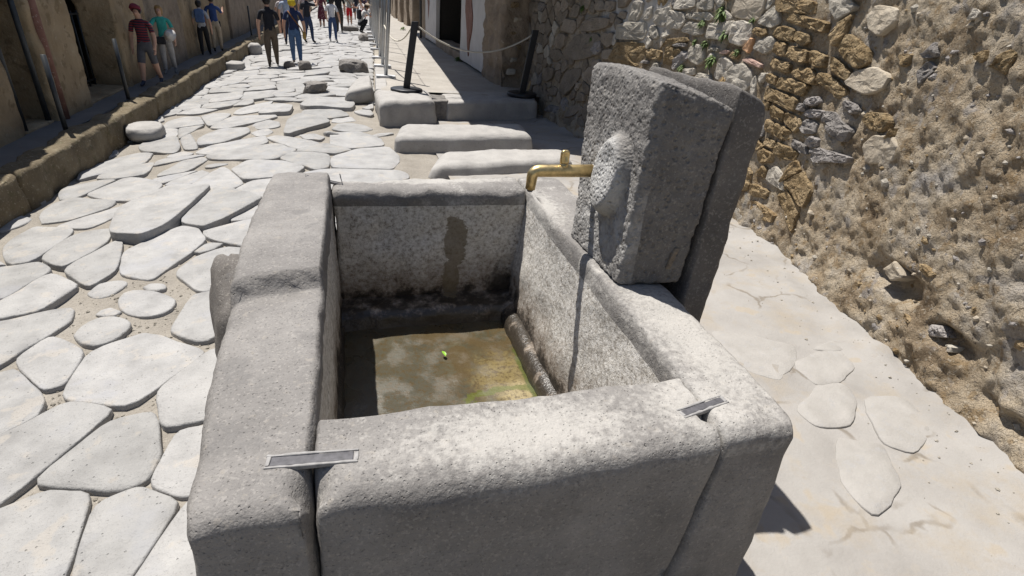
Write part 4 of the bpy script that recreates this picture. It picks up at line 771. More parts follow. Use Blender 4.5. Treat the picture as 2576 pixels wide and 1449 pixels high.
boulder('rock', (.08, 15.8, .17), (.33, .28, .22), M['rock'], 'dark jagged lava rock lying on the road near the fence', 'rock', 14, .3, .3, .6)
boulder('rock', (-.74, 12.5, .10), (.25, .2, .16), M['rock'], 'grey jagged rock in the middle of the road, nearer than the dark one', 'rock', 15, .8, .3, .6)
boulder('round_stone', (-1.17, 16.3, .04), (.16, .16, .15), M['darkstone'], 'small dark round stone on the road by the walking woman', 'stone', 16)
boulder('round_stone', (-1.62, 16.9, -.02), (.15, .15, .12), M['darkstone'], 'low dark stone on the road between the walking man and woman', 'stone', 17)
boulder('block_stone', (.08, 31.5, .14), (.42, .3, .2), M['darkstone'], 'flat dark block stone lying up the road by the red shorts', 'stone', 18, .1, .1, .5)
boulder('block_stone', (.75, 26.4, .12), (.32, .5, .22), M['rock'], 'dark stone at the kerb below the crouching person', 'stone', 19, .1, .15)
V, F = block([(-.18, 11.2, -.05), (.42, 11.5, -.02), (.45, 13.7, .0), (.02, 13.5, -.02), (-.16, 11.15, .26), (.40, 11.45, .34), (.44, 13.6, .30), (.12, 13.5, .22)], .09, ((.14, .1), (.16, .2), (.1, .14)), ((.02, 2), (.006, 8)), None, 8)
o = mk('kerb_fragment', V, F, M['river']); tag(o, 'long rounded kerb stone fallen on the road against the sidewalk', 'stone')
V, F = block([(.50, 7.62, -.05), (2.60, 7.75, -.05), (2.62, 8.45, -.05), (.55, 8.35, -.05), (.52, 7.66, .22), (2.58, 7.80, .27), (2.60, 8.50, .29), (.72, 8.42, .26)], .08, ((.12, .12), (.10, .1), (.06, .09)), ((.02, 1.5), (.008, 6), (.003, 20)), None, 9)
tag(mk('stepping_stone', V, F, M['river']), 'long raised stepping stone in front of the sidewalk end, half in shade', 'stone')
V, F = block([(.80, 6.50, -.05), (2.9, 6.75, -.05), (3.0, 7.35, -.05), (1.1, 7.35, -.05), (.90, 6.58, .12), (2.82, 6.80, .17), (2.9, 7.35, .18), (1.2, 7.32, .15)], .08, ((.16, .14), (.10, .12), (.05, .07)), ((.02, 1.5), (.008, 6), (.003, 20)), None, 10)
tag(mk('stepping_stone', V, F, M['river']), 'low broad stepping stone directly behind the basin', 'stone')

# ------------------------------------------------------------------ rubble wall on the right
_yy = np.arange(-5, 13, .05); _xx = np.convolve(np.pad(np.interp(_yy, WALL_Y, WALL_X), 8, 'edge'), np.ones(17) / 17, 'valid')
def WX(y): return np.interp(y, _yy, _xx)
def on_wall(q, h):
    y = q[:, 0]; z = q[:, 1]; x = WX(y); dx = (WX(y + .05) - WX(y - .05)) / .1; L = np.hypot(1, dx)
    return np.c_[x - h / L, y + h * dx / L, z]
wall = thing('rubble_wall', (3.6, 4, 0), 'tall ancient rubble wall of grey stone and yellow tuff behind the fountain', 'wall')
WH = 3.3
ys = np.concatenate([np.arange(-4.5, 1, .09), np.arange(1, 4.8, .02), np.arange(4.8, 6, .04), np.arange(6, 11.9, .06)]); zs = np.concatenate([np.arange(-.1, 2.45, .02), np.arange(2.45, WH + .01, .12)])
gy, gz = np.meshgrid(ys, zs); Q = np.c_[gy.ravel(), gz.ravel()]
P0 = np.c_[np.zeros(len(Q)), Q]
big = fbm(P0 * 1.1 + 3, 3); mid_ = fbm(P0 * 4.2 + 9, 4, .6); fine = fbm(P0 * 15 + 1, 3, .6)
ridge = 1 - np.abs(fbm(P0 * np.array([1, 5.5, 8.0]) + 40, 3, .55)); lump = np.clip(vnoise(P0 * np.array([1, 7.0, 9.0]) + 70), -.2, 1)
near = np.clip((4.6 - Q[:, 0]) / 1.0, 0, 1)                # crumbling core of the wall nearer the camera
wq = Q + .05 * np.c_[fbm(P0 * 5, 2), fbm(P0 * 5 + 31, 2)]
a1, a2, ar = worley(wq / np.array([.15, .11]), 3); b1, b2, br_ = worley(wq / .055, 5)
cells = .030 * np.clip(a2 - a1, 0, .5) + .022 * ar + .012 * np.clip(b2 - b1, 0, .5) + .008 * br_
foot = np.clip((.42 - Q[:, 1]) / .35, 0, 1)
h = -.012 + .018 * big + (.008 + .010 * near) * mid_ + (.006 + .006 * near) * fine + near * .006 * fbm(P0 * 32 + 5, 2) + near * (.008 * lump + .2 * cells) + foot * (.05 + .025 * mid_)
hole = lambda cy, cz, ry, rz, dep: -dep * np.exp(-(((Q[:, 0] - cy) / ry) ** 2 + ((Q[:, 1] - cz) / rz) ** 2) ** 2)
h = h + hole(2.55, .45, .24, .10, .12) + hole(1.95, .36, .2, .07, .08) + hole(1.3, .2, .3, .05, .06)
Vw = on_wall(Q, h); nY = len(ys); nZ = len(zs)
Fw = [(j * nY + i, (j + 1) * nY + i, (j + 1) * nY + i + 1, j * nY + i + 1) for j in range(nZ - 1) for i in range(nY - 1)]
# thickness: top and back
k0 = len(Vw); top = (nZ - 1) * nY; bk = on_wall(np.c_[ys, np.full(nY, WH)], np.full(nY, -.6)); bb = on_wall(np.c_[ys, np.full(nY, -.1)], np.full(nY, -.6))
Vw = np.vstack([Vw, bk, bb])
Fw += [(top + i, k0 + i, k0 + i + 1, top + i + 1) for i in range(nY - 1)] + [(k0 + i, k0 + nY + i, k0 + nY + i + 1, k0 + i + 1) for i in range(nY - 1)]
adopt(mk('wall_core', Vw, Fw, M['mortar']), wall)
def wstone(kind, Q, hh, n=20, seed=0, shrink=.004):
    Q = np.asarray(Q, float); size = math.sqrt(abs(area(Q)))
    rough = {'t': .012, 'd': .016, 'g': .010}.get(kind, .006)
    V, F = tile(Q, on_wall, hh, min(.012, size * .09), size * .012, .10, n, rough, 16, .08, seed, shrink, .06, (.13,))
    adopt(mk('stone', V, F, M[kind], smooth=False), wall)
taken = []
for k, (kind, Q) in enumerate(WALL_STONES):
    hh = {'g': .020, 't': .024, 'd': .035, 'r': .025, 'p': .018, 'w': .022}[kind] + .016 * rng.random(); cq = np.mean(Q, 0); Q = [tuple(cq + (np.array(q) - cq) * 1.10) for q in Q]
    if cq[0] < 4.3: hh *= .7
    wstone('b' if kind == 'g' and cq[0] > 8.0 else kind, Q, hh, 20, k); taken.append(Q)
# the rest of the rubble, stone by stone
S = []
z = .08
while z < 2.75:
    y = 4.1 + rng.random() * .2
    while y < 11.6:
        S.append((y + (rng.random() - .5) * .10, z + (rng.random() - .5) * .09)); y += .22 + .18 * rng.random()
    z += .19
S = np.array([p for p in S if not any(inside(Q, p) for Q in taken)])
B = []
for Q in taken:
    R = resample(Q, 10); c = R.mean(0); B += [tuple(c + (q - c) * .8) for q in R]
ALL = np.vstack([S, np.array(B)]); nw = len(taken)
order = sorted(range(len(S)), key=lambda i: abs(S[i][0] - 7) + (3 if S[i][1] > 2.3 else 0)); restw = ([], [])
for i in order:
    p = S[i]; poly = cell(i, ALL, .24)
    if len(poly) < 3 or abs(area(poly)) < .009: continue
    kind = rng.choices('gtdpw', (5.2, 2.0, .9, .35, 1.0))[0]
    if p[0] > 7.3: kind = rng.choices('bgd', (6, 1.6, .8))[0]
    if p[0] < 5.0 and p[1] < 2.2: kind = rng.choice('tttgd')
    hh = .008 + .03 * rng.random()
    if nw < 298: wstone(kind, poly, hh, 16, i + 300, .008); nw += 1
    else:
        V, F = tile(poly, on_wall, hh, .02, .01, .1, 10, .01, 9, .1, i, .012); kk = len(restw[0]); restw[0].extend(map(tuple, V)); restw[1].extend(tuple(a + kk for a in f) for f in F)
if restw[0]:
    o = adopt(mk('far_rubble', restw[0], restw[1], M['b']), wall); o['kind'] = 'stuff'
# lumps of stone in the crumbling stretch
for i in range(26):
    y = .2 + 3.6 * rng.random(); z = .25 + 2.1 * rng.random(); s = .03 + .06 * rng.random()
    if any(inside(Q, (y, z)) for Q in taken): continue
    an = np.sort(np.array([rng.random() * 6.28 for _ in range(7)])); Q = [(y + s * 1.3 * math.cos(a) * (.7 + .5 * rng.random()), z + s * math.sin(a) * (.7 + .5 * rng.random())) for a in an]
    if abs(area(Q)) < .002: continue
    wstone(rng.choice('dgtwt'), Q, .012 + .012 * rng.random(), 14, i + 700)
# small bits of stone bedded in the crumbling core
hg = h.reshape(nZ, nY)
for kind, cnt in (('d', 110), ('g', 120), ('t', 110), ('w', 60)):
    BV = []; BF = []
    for i in range(cnt):
        y = -.5 + 5.0 * rng.random(); z = .02 + 2.4 * rng.random(); s = .010 + .026 * rng.random() ** 2.5
        j = min(np.searchsorted(zs, z), nZ - 1); i_ = min(np.searchsorted(ys, y), nY - 1); c = on_wall(np.array([[y, z]]), np.array([hg[j, i_]]))[0]
        k = len(BV); e = .6 + .8 * rng.random(); an = rng.random() * 6.3; ca, sa = math.cos(an), math.sin(an)
        for (px_, py_, pz_) in ICO:
            u_, v_ = px_ * e * (.7 + .6 * rng.random()), py_ * (.7 + .6 * rng.random()); BV.append((c[0] - pz_ * s * .8, c[1] + (u_ * ca - v_ * sa) * s * 1.3, c[2] + (u_ * sa + v_ * ca) * s))
        BF.extend(tuple(q + k for q in f) for f in IF)
    o = adopt(mk('stone_bits', BV, BF, M[kind], smooth=False), wall); o['kind'] = 'stuff'
# weeds rooted in the joints
def weed(name, base, nrm, n, L, mat, label, cat, seed, group=None, droop=.5, wid=.16):
    r = random.Random(seed); V = [Vector((0, 0, 0))]; F = []; nrm = Vector(nrm).normalized()
    for i in range(n):
        d = (nrm + Vector((r.gauss(0, .7), r.gauss(0, .7), r.gauss(0, .7)))).normalized(); l = L * (.4 + .8 * r.random()); p = Vector((r.gauss(0, L * .35), r.gauss(0, L * .35), r.gauss(0, L * .35)))
        p = Vector((0, 0, 0)); s = d.cross(Vector((r.random() - .5, r.random() - .5, 1))).normalized() * l * wid
        a = p; b = p + d * l * .55; c = p + d * l + Vector((0, 0, -l * droop))
        k = len(V); V += [b + s, c, b - s]; F.append((0, k, k + 1, k + 2))
    o = mk(name, V, F, mat, smooth=False); o.location = base; return tag(o, label, cat, group)
TU = [(5.97, 2.07, .11, 'largest green weed tuft hanging high on the rubble wall'), (6.29, 1.94, .07, 'green weed under a pale block on the rubble wall, left of the highest tuft'), (5.81, 1.86, .08, 'upright green weed between two grey blocks on the rubble wall'), (6.15, 1.73, .07, 'trailing green weed in the joint below the upright weed on the wall'), (5.95, 1.57, .10, 'lush green weed on the wall just above the fountain pillar'), (6.5, 1.42, .07, 'yellowish weed on the wall beside a dark lava stone'), (5.41, 2.02, .05, 'small green weed at the right under the widest pale wall block'), (6.36, 1.74, .05, 'tiny weed beneath a projecting grey block on the wall'), (9.22, 2.0, .07, 'dark green weed high on the shaded end of the wall'), (5.53, 1.70, .06, 'small weed beside the terracotta shard in the wall'), (8.78, 1.58, .06, 'small weed on the shaded part of the wall over a big stone')]
for k, (y, z, L, lab) in enumerate(TU):
    p = on_wall(np.array([[y, z]]), np.array([.01]))[0]
    weed('weed', p, (-1, 0, .5), 70, L, M['grass'], lab, 'weed', k, 'weeds rooted in the rubble wall')
p = on_wall(np.array([[5.62, 1.38]]), np.array([.02]))[0]
weed('dry_weed', p, (-1, 0, .2), 60, .12, M['dry'], 'brown dry grass hanging on the wall above the pillar', 'weed', 50, None, .8, .05)
for k, (x, y, lab) in enumerate([(-1.86, 5.35, 'short green grass at the foot of the rounded paving stone by the basin'), (-2.15, 5.9, 'thin grass in the shade under the big raised paving stone')]):
    weed('grass_tuft', (x, y, float(GZ(x)) + .01), (0, 0, 1), 110, .07, M['grass'], lab, 'grass', 80 + k, None, .2, .07)
weed('sprout', (1.035, 1.0, .93), (0, -.2, 1), 16, .025, M['grass'], 'tiny green sprout in the joint beside the right iron clamp', 'weed', 90, None, .2, .12)

# ------------------------------------------------------------------ right sidewalk, its kerb and end blocks
SZ = .38
def kx(y): return .38 + .04 * (y - 9.8)
Xs = np.linspace(0, 1, 30); Ys = np.concatenate([np.arange(10.62, 30, .3), np.arange(30, 80, 3)])
gx, gy = np.meshgrid(Xs, Ys); x0 = kx(gy.ravel()) + .1; P = np.c_[x0 + gx.ravel() * (4.6 - x0), gy.ravel()]
V = np.c_[P, SZ - .006 + .012 * fbm(np.c_[P * 1.3, np.zeros(len(P))], 3)]
n = 30; F = [(j * n + i, j * n + i + 1, (j + 1) * n + i + 1, (j + 1) * n + i) for j in range(len(Ys) - 1) for i in range(n - 1)]
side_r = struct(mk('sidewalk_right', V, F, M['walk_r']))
y = 10.8; k = 0
while y < 46:
    L = .8 + .7 * rng.random(); a, b = kx(y), kx(y + L)
    V, F = block([(a, y, -.1), (a + .22, y, -.1), (b + .22, y + L - .03, -.1), (b, y + L - .03, -.1), (a, y, SZ), (a + .22, y, SZ + .01), (b + .22, y + L - .03, SZ + .01), (b, y + L - .03, SZ)], .14, .03, ((.014, 3),), None, k)
    mk('kerb_stone', V, F, M['g'] if y > 14 else M['river'], side_r); y += L; k += 1
V, F = block([(.42, 9.2, -.05), (1.42, 9.62, -.05), (1.45, 10.8, -.05), (.40, 10.8, -.05), (.40, 9.22, .42), (1.38, 9.70, .40), (1.42, 10.8, .385), (.38, 10.8, .385)], .06, ((.14, .12), (.12, .05), (.08, .12)), ((.02, 2), (.008, 7), (.003, 22)), None, 21)
mk('kerb_block', V, F, M['river'], side_r)
V, F = block([(1.60, 9.95, -.05), (3.45, 10.22, -.05), (3.5, 11.0, -.05), (1.6, 10.9, -.05), (1.62, 9.97, .34), (3.43, 10.25, .375), (3.5, 11.0, .388), (1.6, 10.9, .384)], .06, ((.05, .08), (.08, .05), (.05, .07)), ((.02, 2), (.008, 7), (.003, 22)), None, 22)
mk('kerb_block', V, F, M['river'], side_r)
V, F = block(box8(1.38, 1.66, 10.0, 10.75, -.05, .345), .06, .03, ((.02, 6),), None, 23); mk('kerb_block', V, F, M['rock'], side_r)

# ------------------------------------------------------------------ rope posts and rope
def stanchion(x, y, lean, label, h=1.12):
    t = thing('rope_post', (x, y, SZ + .012), label, 'post', None)
    V, F = tube([(0, 0, -.02), (0, 0, .0), (0, 0, .04), (0, 0, .05)], [.285, .29, .29, .27], 32); mk('base', V, F, M['black'], t)
    V, F = rbox(.12, .06, h, .2, .006); V = V - np.array([.06, .03, 0]); V[:, 0] += V[:, 2] * lean; V[:, 2] += .05; mk('upright', V, F, M['black'], t)
    return t
stanchion(.97, 10.62, .15, 'black leaning rope post on the sunlit corner block of the sidewalk')
stanchion(3.22, 10.68, .15, 'black leaning rope post standing in the shade by the masonry pier')
def sag(a, b, s, n=16):
    a, b = Vector(a), Vector(b); return [a.lerp(b, k / n) - Vector((0, 0, s * 4 * (k / n) * (1 - k / n))) for k in range(n + 1)]
V, F = tube(sag((1.17, 10.62, 1.50), (3.37, 10.68, 1.50), .38), .014, 8); tag(mk('rope', V, F, M['rope']), 'pale rope sagging between the two black posts', 'rope')
V, F = tube(sag((1.10, 10.65, 1.50), (.80, 14.2, 1.3), .30), .014, 8); tag(mk('rope', V, F, M['rope']), 'short pale rope from the near black post to the pipe fence', 'rope')

# ------------------------------------------------------------------ pipe fence along the kerb
fence = thing('pipe_fence', (.74, 12.2, SZ), 'row of tall galvanised fence pipes along the sidewalk edge', 'fence')
fy = [12.35, 14.2, 16.0, 18.4, 20.1, 22.1, 23.6, 25.6, 27.9, 30.5]
for k, y in enumerate(fy):
    x = .70 + .018 * (y - 12.2)
    V, F = tube([(x, y, SZ + .03), (x + .10, y, SZ + 1.3), (x + .2, y, SZ + 2.6)], .038, 12); adopt(mk('pipe', V, F, M['pipe']), fence)
    V, F = block(box8(x - .20, x + .20, y - .11, y + .11, SZ - .02, SZ + .05), .1, .012, ((.002, 9),), None, k); adopt(mk('base_plate', V, F, M['plate']), fence)
for zz in (2.3,):
    V, F = tube([(.70 + .018 * (y - 12.2) + .077 * zz + .04, y, SZ + zz) for y in fy], .005, 6); adopt(mk('wire', V, F, M['pipe']), fence)

# ------------------------------------------------------------------ house on the right: masonry pier, plastered panels, dark doorway, roof
hr_ = thing('ruined_house', (3.6, 14, SZ), 'ruined house with white plaster panels and dark doorway behind the rope', 'house')
def hp(name, c8, step, r, amp, mat, seed=0, label=None):
    V, F = block(c8, step, r, amp, None, seed); o = adopt(mk(name, V, F, mat), hr_)
    if label: o['label'] = label
    return o
hp('pier', box8(3.02, 4.6, 11.75, 13.4, SZ - .3, 3.25), .05, .06, ((.07, 1.6), (.05, 4.5), (.015, 14)), M['ruin'], 3, 'rough masonry pier at the corner')
# a few courses still legible on the pier
for k in range(26):
    z = SZ + .2 + .26 * (k % 9) + .04 * rng.random(); x = 3.12 + .42 * (k // 9) + .12 * rng.random(); wd = .14 + .2 * rng.random(); hh = .06 + .08 * rng.random()
    Q = [(x, z), (x + wd, z + .02), (x + wd * 1.02, z + hh), (x + .02, z + hh)]
    V, F = tile(Q, lambda q, h: np.c_[q[:, 0], 11.755 - h, q[:, 1]], .035, .015, .01, .1, 12, .01, 8, .1, k); V = V
    adopt(mk('stone', V, [f[::1] for f in F], M[rng.choice('gtwt')]), hr_)
hp('panel', box8(3.02, 3.14, 13.42, 16.45, SZ + .06, 3.2), .12, .012, ((.008, 2), (.003, 12)), M['plaster'], 4, 'white plaster panel with a flaked red patch')
hp('panel', box8(3.0, 3.14, 21.2, 24.2, SZ + .06, 3.2), .2, .012, ((.008, 2), (.003, 12)), M['plaster'], 5, 'farther white plaster panel')
for (y0, z0, sc, sd) in ((15.15, 1.35, 1.0, 1), (23.2, 1.7, .8, 2), (22.3, 2.5, .6, 5)):
    r_ = random.Random(sd); L = [(.34, .75), (.38, .35), (.22, .0), (.12, -.45), (.0, -.75), (-.08, -.35), (-.2, -.1), (-.26, .25), (-.14, .5), (-.02, .95), (.12, 1.3), (.3, 1.35)]
    Q = [(y0 + a * sc * 1.6, z0 + b * sc) for a, b in L]
    V, F = tile(Q, lambda q, h: np.c_[3.01 - h, q[:, 0], q[:, 1]], .012, .004, .0, .03, 40, .003, 5, 0, sd); adopt(mk('red_patch', V, F, M['redpl']), hr_)
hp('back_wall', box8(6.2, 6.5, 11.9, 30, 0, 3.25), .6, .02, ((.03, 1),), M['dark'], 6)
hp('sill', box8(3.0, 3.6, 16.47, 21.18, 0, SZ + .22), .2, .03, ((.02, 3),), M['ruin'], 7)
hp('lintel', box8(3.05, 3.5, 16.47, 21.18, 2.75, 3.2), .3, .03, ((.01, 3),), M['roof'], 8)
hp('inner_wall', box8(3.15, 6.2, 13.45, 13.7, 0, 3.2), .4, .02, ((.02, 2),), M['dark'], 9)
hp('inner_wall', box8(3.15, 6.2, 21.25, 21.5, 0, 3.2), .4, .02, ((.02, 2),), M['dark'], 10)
hp('facade', box8(3.05, 3.5, 24.25, 26.0, 0, 3.2), .12, .04, ((.04, 2), (.015, 8)), M['ruin'], 11)
V, F = tube([(2.86, 24.6, SZ), (2.86, 24.6, 3.2)], .05, 10); adopt(mk('drain_pipe', V, F, M['post']), hr_)
V, F = join(([(1.2, 9.5, 3.3), (2.2, 9.0, 3.3), (3.1, 8.5, 3.3), (6.6, 8.45, 3.6), (6.6, 29, 3.6), (2.3, 29, 3.3), (1.2, 9.5, 3.42), (2.2, 9.0, 3.42), (3.1, 8.5, 3.42), (6.6, 8.45, 3.72), (6.6, 29, 3.72), (2.3, 29, 3.42)], [(5, 4, 3, 2, 1, 0), (6, 7, 8, 9, 10, 11)] + [(i, (i + 1) % 6, 6 + (i + 1) % 6, 6 + i) for i in range(6)]))
adopt(mk('roof', V, F, M['roof'], smooth=False), hr_)
V, F = block([(3.50, 11.25, SZ - .05), (3.60, 11.25, SZ - .05), (3.60, 11.35, SZ - .05), (3.50, 11.35, SZ - .05), (3.96, 10.85, 2.5), (4.06, 10.85, 2.5), (4.06, 10.95, 2.5), (3.96, 10.95, 2.5)], .12, .01, ((.006, 5),), None, 4)
tag(mk('plank', V, F, M['wood']), 'pale split plank leaning between the masonry pier and the rubble wall', 'plank')
weed('weed', (2.98, 16.4, SZ + .02), (-1, 0, 1), 60, .16, M['grass'], 'green weed at the foot of the near white panel', 'weed', 61)
weed('weed', (2.55, 29.0, SZ + .02), (-.3, 0, 1), 60, .22, M['grass'], 'leafy plant growing far along the right sidewalk', 'weed', 62)

# ------------------------------------------------------------------ more ruins up the street on the right
def ruin(name, x0, x1, y0, y1, h, label, mat, seed, gaps=()):
    t = thing(name, ((x0 + x1) / 2, y0, 0), label, 'building'); y = y0
    for k, (a, b) in enumerate(list(gaps) + [(y1, y1)]):
        V, F = block(box8(x0, x1, y, a, -.5, h + .3 * rng.random()), .35, .06, ((.07, .8), (.03, 3)), None, seed + k); adopt(mk('pier' if gaps else 'wall', V, F, mat), t)
        if b > a:
            V, F = block(box8(x0 + (.7 if x0 > 0 else -.7), x1 + .4 * (1 if x0 > 0 else -1), a - .1, b + .1, -.5, h), .5, .03, ((.03, 1),), None, seed + k + 9); adopt(mk('doorway', V, F, M['dark']), t)  # near-black block painted as the shade inside the opening
        y = b
    return t
ruin('street_house', 3.1, 4.4, 30, 44, 3.4, 'sunlit ruined house with three door openings, far up the right side', M['ruin'], 31, ((31.5, 33.5), (35, 37), (39.5, 41.5)))
ruin('street_house', 3.2, 4.4, 45, 70, 4.2, 'farthest ruined house on the right side of the street', M['ruin'], 41, ((47, 50), (54, 56), (60, 63)))

# ------------------------------------------------------------------ left sidewalk, kerb and facade
LZ = .07
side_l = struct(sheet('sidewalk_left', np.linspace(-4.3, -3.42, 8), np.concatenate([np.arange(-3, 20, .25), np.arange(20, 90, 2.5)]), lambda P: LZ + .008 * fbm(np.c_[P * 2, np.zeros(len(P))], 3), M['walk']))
y = -3.0; k = 0
while y < 60:
    L = 1.0 + 1.4 * rng.random(); dx = .02 * rng.random(); dz = .025 * (rng.random() - .4)
    if y > 30: L *= 2
    V, F = block(box8(-3.52, -3.24 + dx, y, y + L - .008, -.45, LZ + .05 + dz), .06 if y < 14 else .2, .05, ((.035, 2.2), (.018, 7), (.006, 22)), None, k)
    mk('kerb_stone', V, F, M['kerb'], side_l); y += L; k += 1
lh = thing('street_facade', (-4.2, 12, 0), 'shaded ochre facade with dark doorways along the left sidewalk', 'building')
def lp(name, c8, step, r, amp, mat, seed=0, label=None):
    V, F = block(c8, step, r, amp, None, seed); o = adopt(mk(name, V, F, mat), lh)
    if label: o['label'] = label
    return o
LH = 3.1
AM = ((.03, 1.2), (.02, 4), (.006, 15))
lp('wall', box8(-4.6, -3.93, -4, 8.15, -.4, LH), .12, .03, AM, M['tan'], 1)
lp('pier', box8(-4.5, -3.90, 8.95, 10.15, -.4, LH), .07, .05, AM, M['tan'], 2)
lp('pier', box8(-4.5, -3.92, 11.95, 13.6, -.4, LH), .07, .05, AM, M['tan'], 3)
lp('wall', box8(-4.6, -3.95, 13.62, 16.4, -.4, LH), .1, .03, AM, M['ruin'], 4)
lp('wall', box8(-4.6, -3.97, 16.42, 22.5, -.4, LH), .14, .03, AM, M['tan'], 5)
lp('pier', box8(-4.6, -3.94, 22.9, 26.5, -.4, LH + .2), .14, .05, AM, M['ruin'], 6)
lp('wall', box8(-4.6, -4.0, 26.5, 48, -.4, LH), .4, .05, AM, M['ruin'], 7)
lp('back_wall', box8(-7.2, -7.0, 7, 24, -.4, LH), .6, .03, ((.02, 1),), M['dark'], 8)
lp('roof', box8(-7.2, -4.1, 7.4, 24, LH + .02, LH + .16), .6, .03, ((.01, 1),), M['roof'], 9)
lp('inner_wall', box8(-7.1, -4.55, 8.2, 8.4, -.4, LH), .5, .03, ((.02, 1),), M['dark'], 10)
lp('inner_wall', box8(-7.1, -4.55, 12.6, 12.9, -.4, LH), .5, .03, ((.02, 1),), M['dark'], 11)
lp('threshold', box8(-4.7, -3.95, 10.17, 11.93, -.3, LZ + .03), .12, .02, ((.01, 3),), M['tan'], 12)
lp('threshold', box8(-4.7, -3.95, 8.17, 8.93, -.3, LZ + .03), .12, .02, ((.01, 3),), M['tan'], 13)
for y in (8.22, 8.85):
    V, F = tube([(-3.99, y, LZ), (-3.99, y, 2.3)], .035, 8); adopt(mk('door_post', V, F, M['post']), lh)
V, F = tube([(-3.99, 8.2, 1.75), (-3.99, 8.9, 1.75)], .03, 8); adopt(mk('door_rail', V, F, M['post']), lh)
V, F = tube([(-3.90, 9.12, LZ), (-3.90, 9.12, 2.7)], .055, 12); adopt(mk('down_pipe', V, F, M['redpl']), lh)
gt = bpy.data.objects.new('gate', None); COL.objects.link(gt); gt.parent = lh
for k in range(8):
    V, F = tube([(-4.45, 10.25 + k * .23, .1), (-4.45, 10.25 + k * .23, 1.3)], .014, 6); o = mk('bar', V, F, M['post'], gt); o.matrix_parent_inverse = Matrix.Translation(-lh.location)
for k, zz in enumerate((.2, 1.25)):
    V, F = tube([(-4.45, 10.2, zz), (-4.45, 11.9, zz)], .018, 6); o = mk('rail', V, F, M['post'], gt); o.matrix_parent_inverse = Matrix.Translation(-lh.location)
LP = [(8.1, 'thin dark steel barrier post on the left sidewalk by the first doorway', .95), (10.4, 'thin dark steel barrier post on the left sidewalk beside the man in stripes', .95), (23.9, 'dark steel barrier post on the left kerb far up the street', 1.05)]
for y, lab, h_ in LP:
    V, F = tube([(-3.50, y, LZ - .02), (-3.50, y, LZ + h_)], .028, 10); o = mk('barrier_post', V, F, M['post']); tag(o, lab, 'post')
for a, b, lab in ((8.1, 10.4, 'thin dark cable running from the near left barrier post to the next'),):
    V, F = tube(sag((-3.50, a, LZ + .08), (-3.50, b, LZ + .06), .03), .012, 6); tag(mk('barrier_cable', V, F, M['post']), lab, 'cable')
ruin('street_house', -5.4, -4.1, 49, 72, 4.0, 'farthest ruined house on the left side of the street', M['ruin'], 61, ((51, 53), (57, 59)))
t = thing('end_house', (0, 100, 0), 'hazy pale house closing the far end of the street', 'building')
V, F = block(box8(-14, 14, 100, 106, -.8, 6), .8, .1, ((.1, .5),), None, 3); adopt(mk('wall', V, F, M['ruin']), t)

# ------------------------------------------------------------------ people
CL = {}
def cloth(c, rough=.85):
    k = tuple(round(x, 3) for x in c)
    if k not in CL: CL[k] = plain('cloth_%d' % len(CL), c, rough, 0, 14, .22, .004)
    return CL[k]
SKIN = plain('skin', (.50, .30, .21), .6, 0, 10, .08); SKIN2 = plain('skin_tan', (.36, .2, .13), .6, 0, 10, .08)
HB = plain('hair_brown', (.05, .03, .018), .6, 0, 30, .3); HD = plain('hair_dark', (.014, .011, .01), .5, 0, 30, .3); HG = plain('hair_grey', (.34, .32, .30), .7, 0, 30, .2); HL = plain('hair_blond', (.30, .19, .08), .6, 0, 30, .3)
def striped():
    m = bpy.data.materials.new('striped_shirt'); m.use_nodes = True; nt = m.node_tree; b = nt.nodes['Principled BSDF']
    tc = nd(nt, 'ShaderNodeTexCoord').outputs['Object']; x, y, z = sep(nt, tc)
    s = math_(nt, 'SINE', math_(nt, 'MULTIPLY', z, 150.0)); f = math_(nt, 'GREATER_THAN', s, .1)
    c = mixc(nt, f, (.02, .02, .04), (.22, .025, .03)); hi = math_(nt, 'GREATER_THAN', z, 1.20); c = mixc(nt, hi, c, (.03, .03, .07))
    wb = math_(nt, 'MULTIPLY', math_(nt, 'GREATER_THAN', z, 1.17), math_(nt, 'LESS_THAN', z, 1.21)); c = mixc(nt, wb, c, (.5, .5, .52))
    nt.links.new(c, b.inputs['Base Color']); b.inputs['Roughness'].default_value = .9; return m
def floral():
    m = bpy.data.materials.new('floral_dress'); m.use_nodes = True; nt = m.node_tree; b = nt.nodes['Principled BSDF']
    tc = nd(nt, 'ShaderNodeTexCoord').outputs['Object']; f = ramp(nt, voro(nt, tc, 16), [(.22, 1.0), (.3, 0.0)])
    nt.links.new(mixc(nt, f, (.10, .02, .035), (.45, .32, .3)), b.inputs['Base Color']); b.inputs['Roughness'].default_value = .9; return m
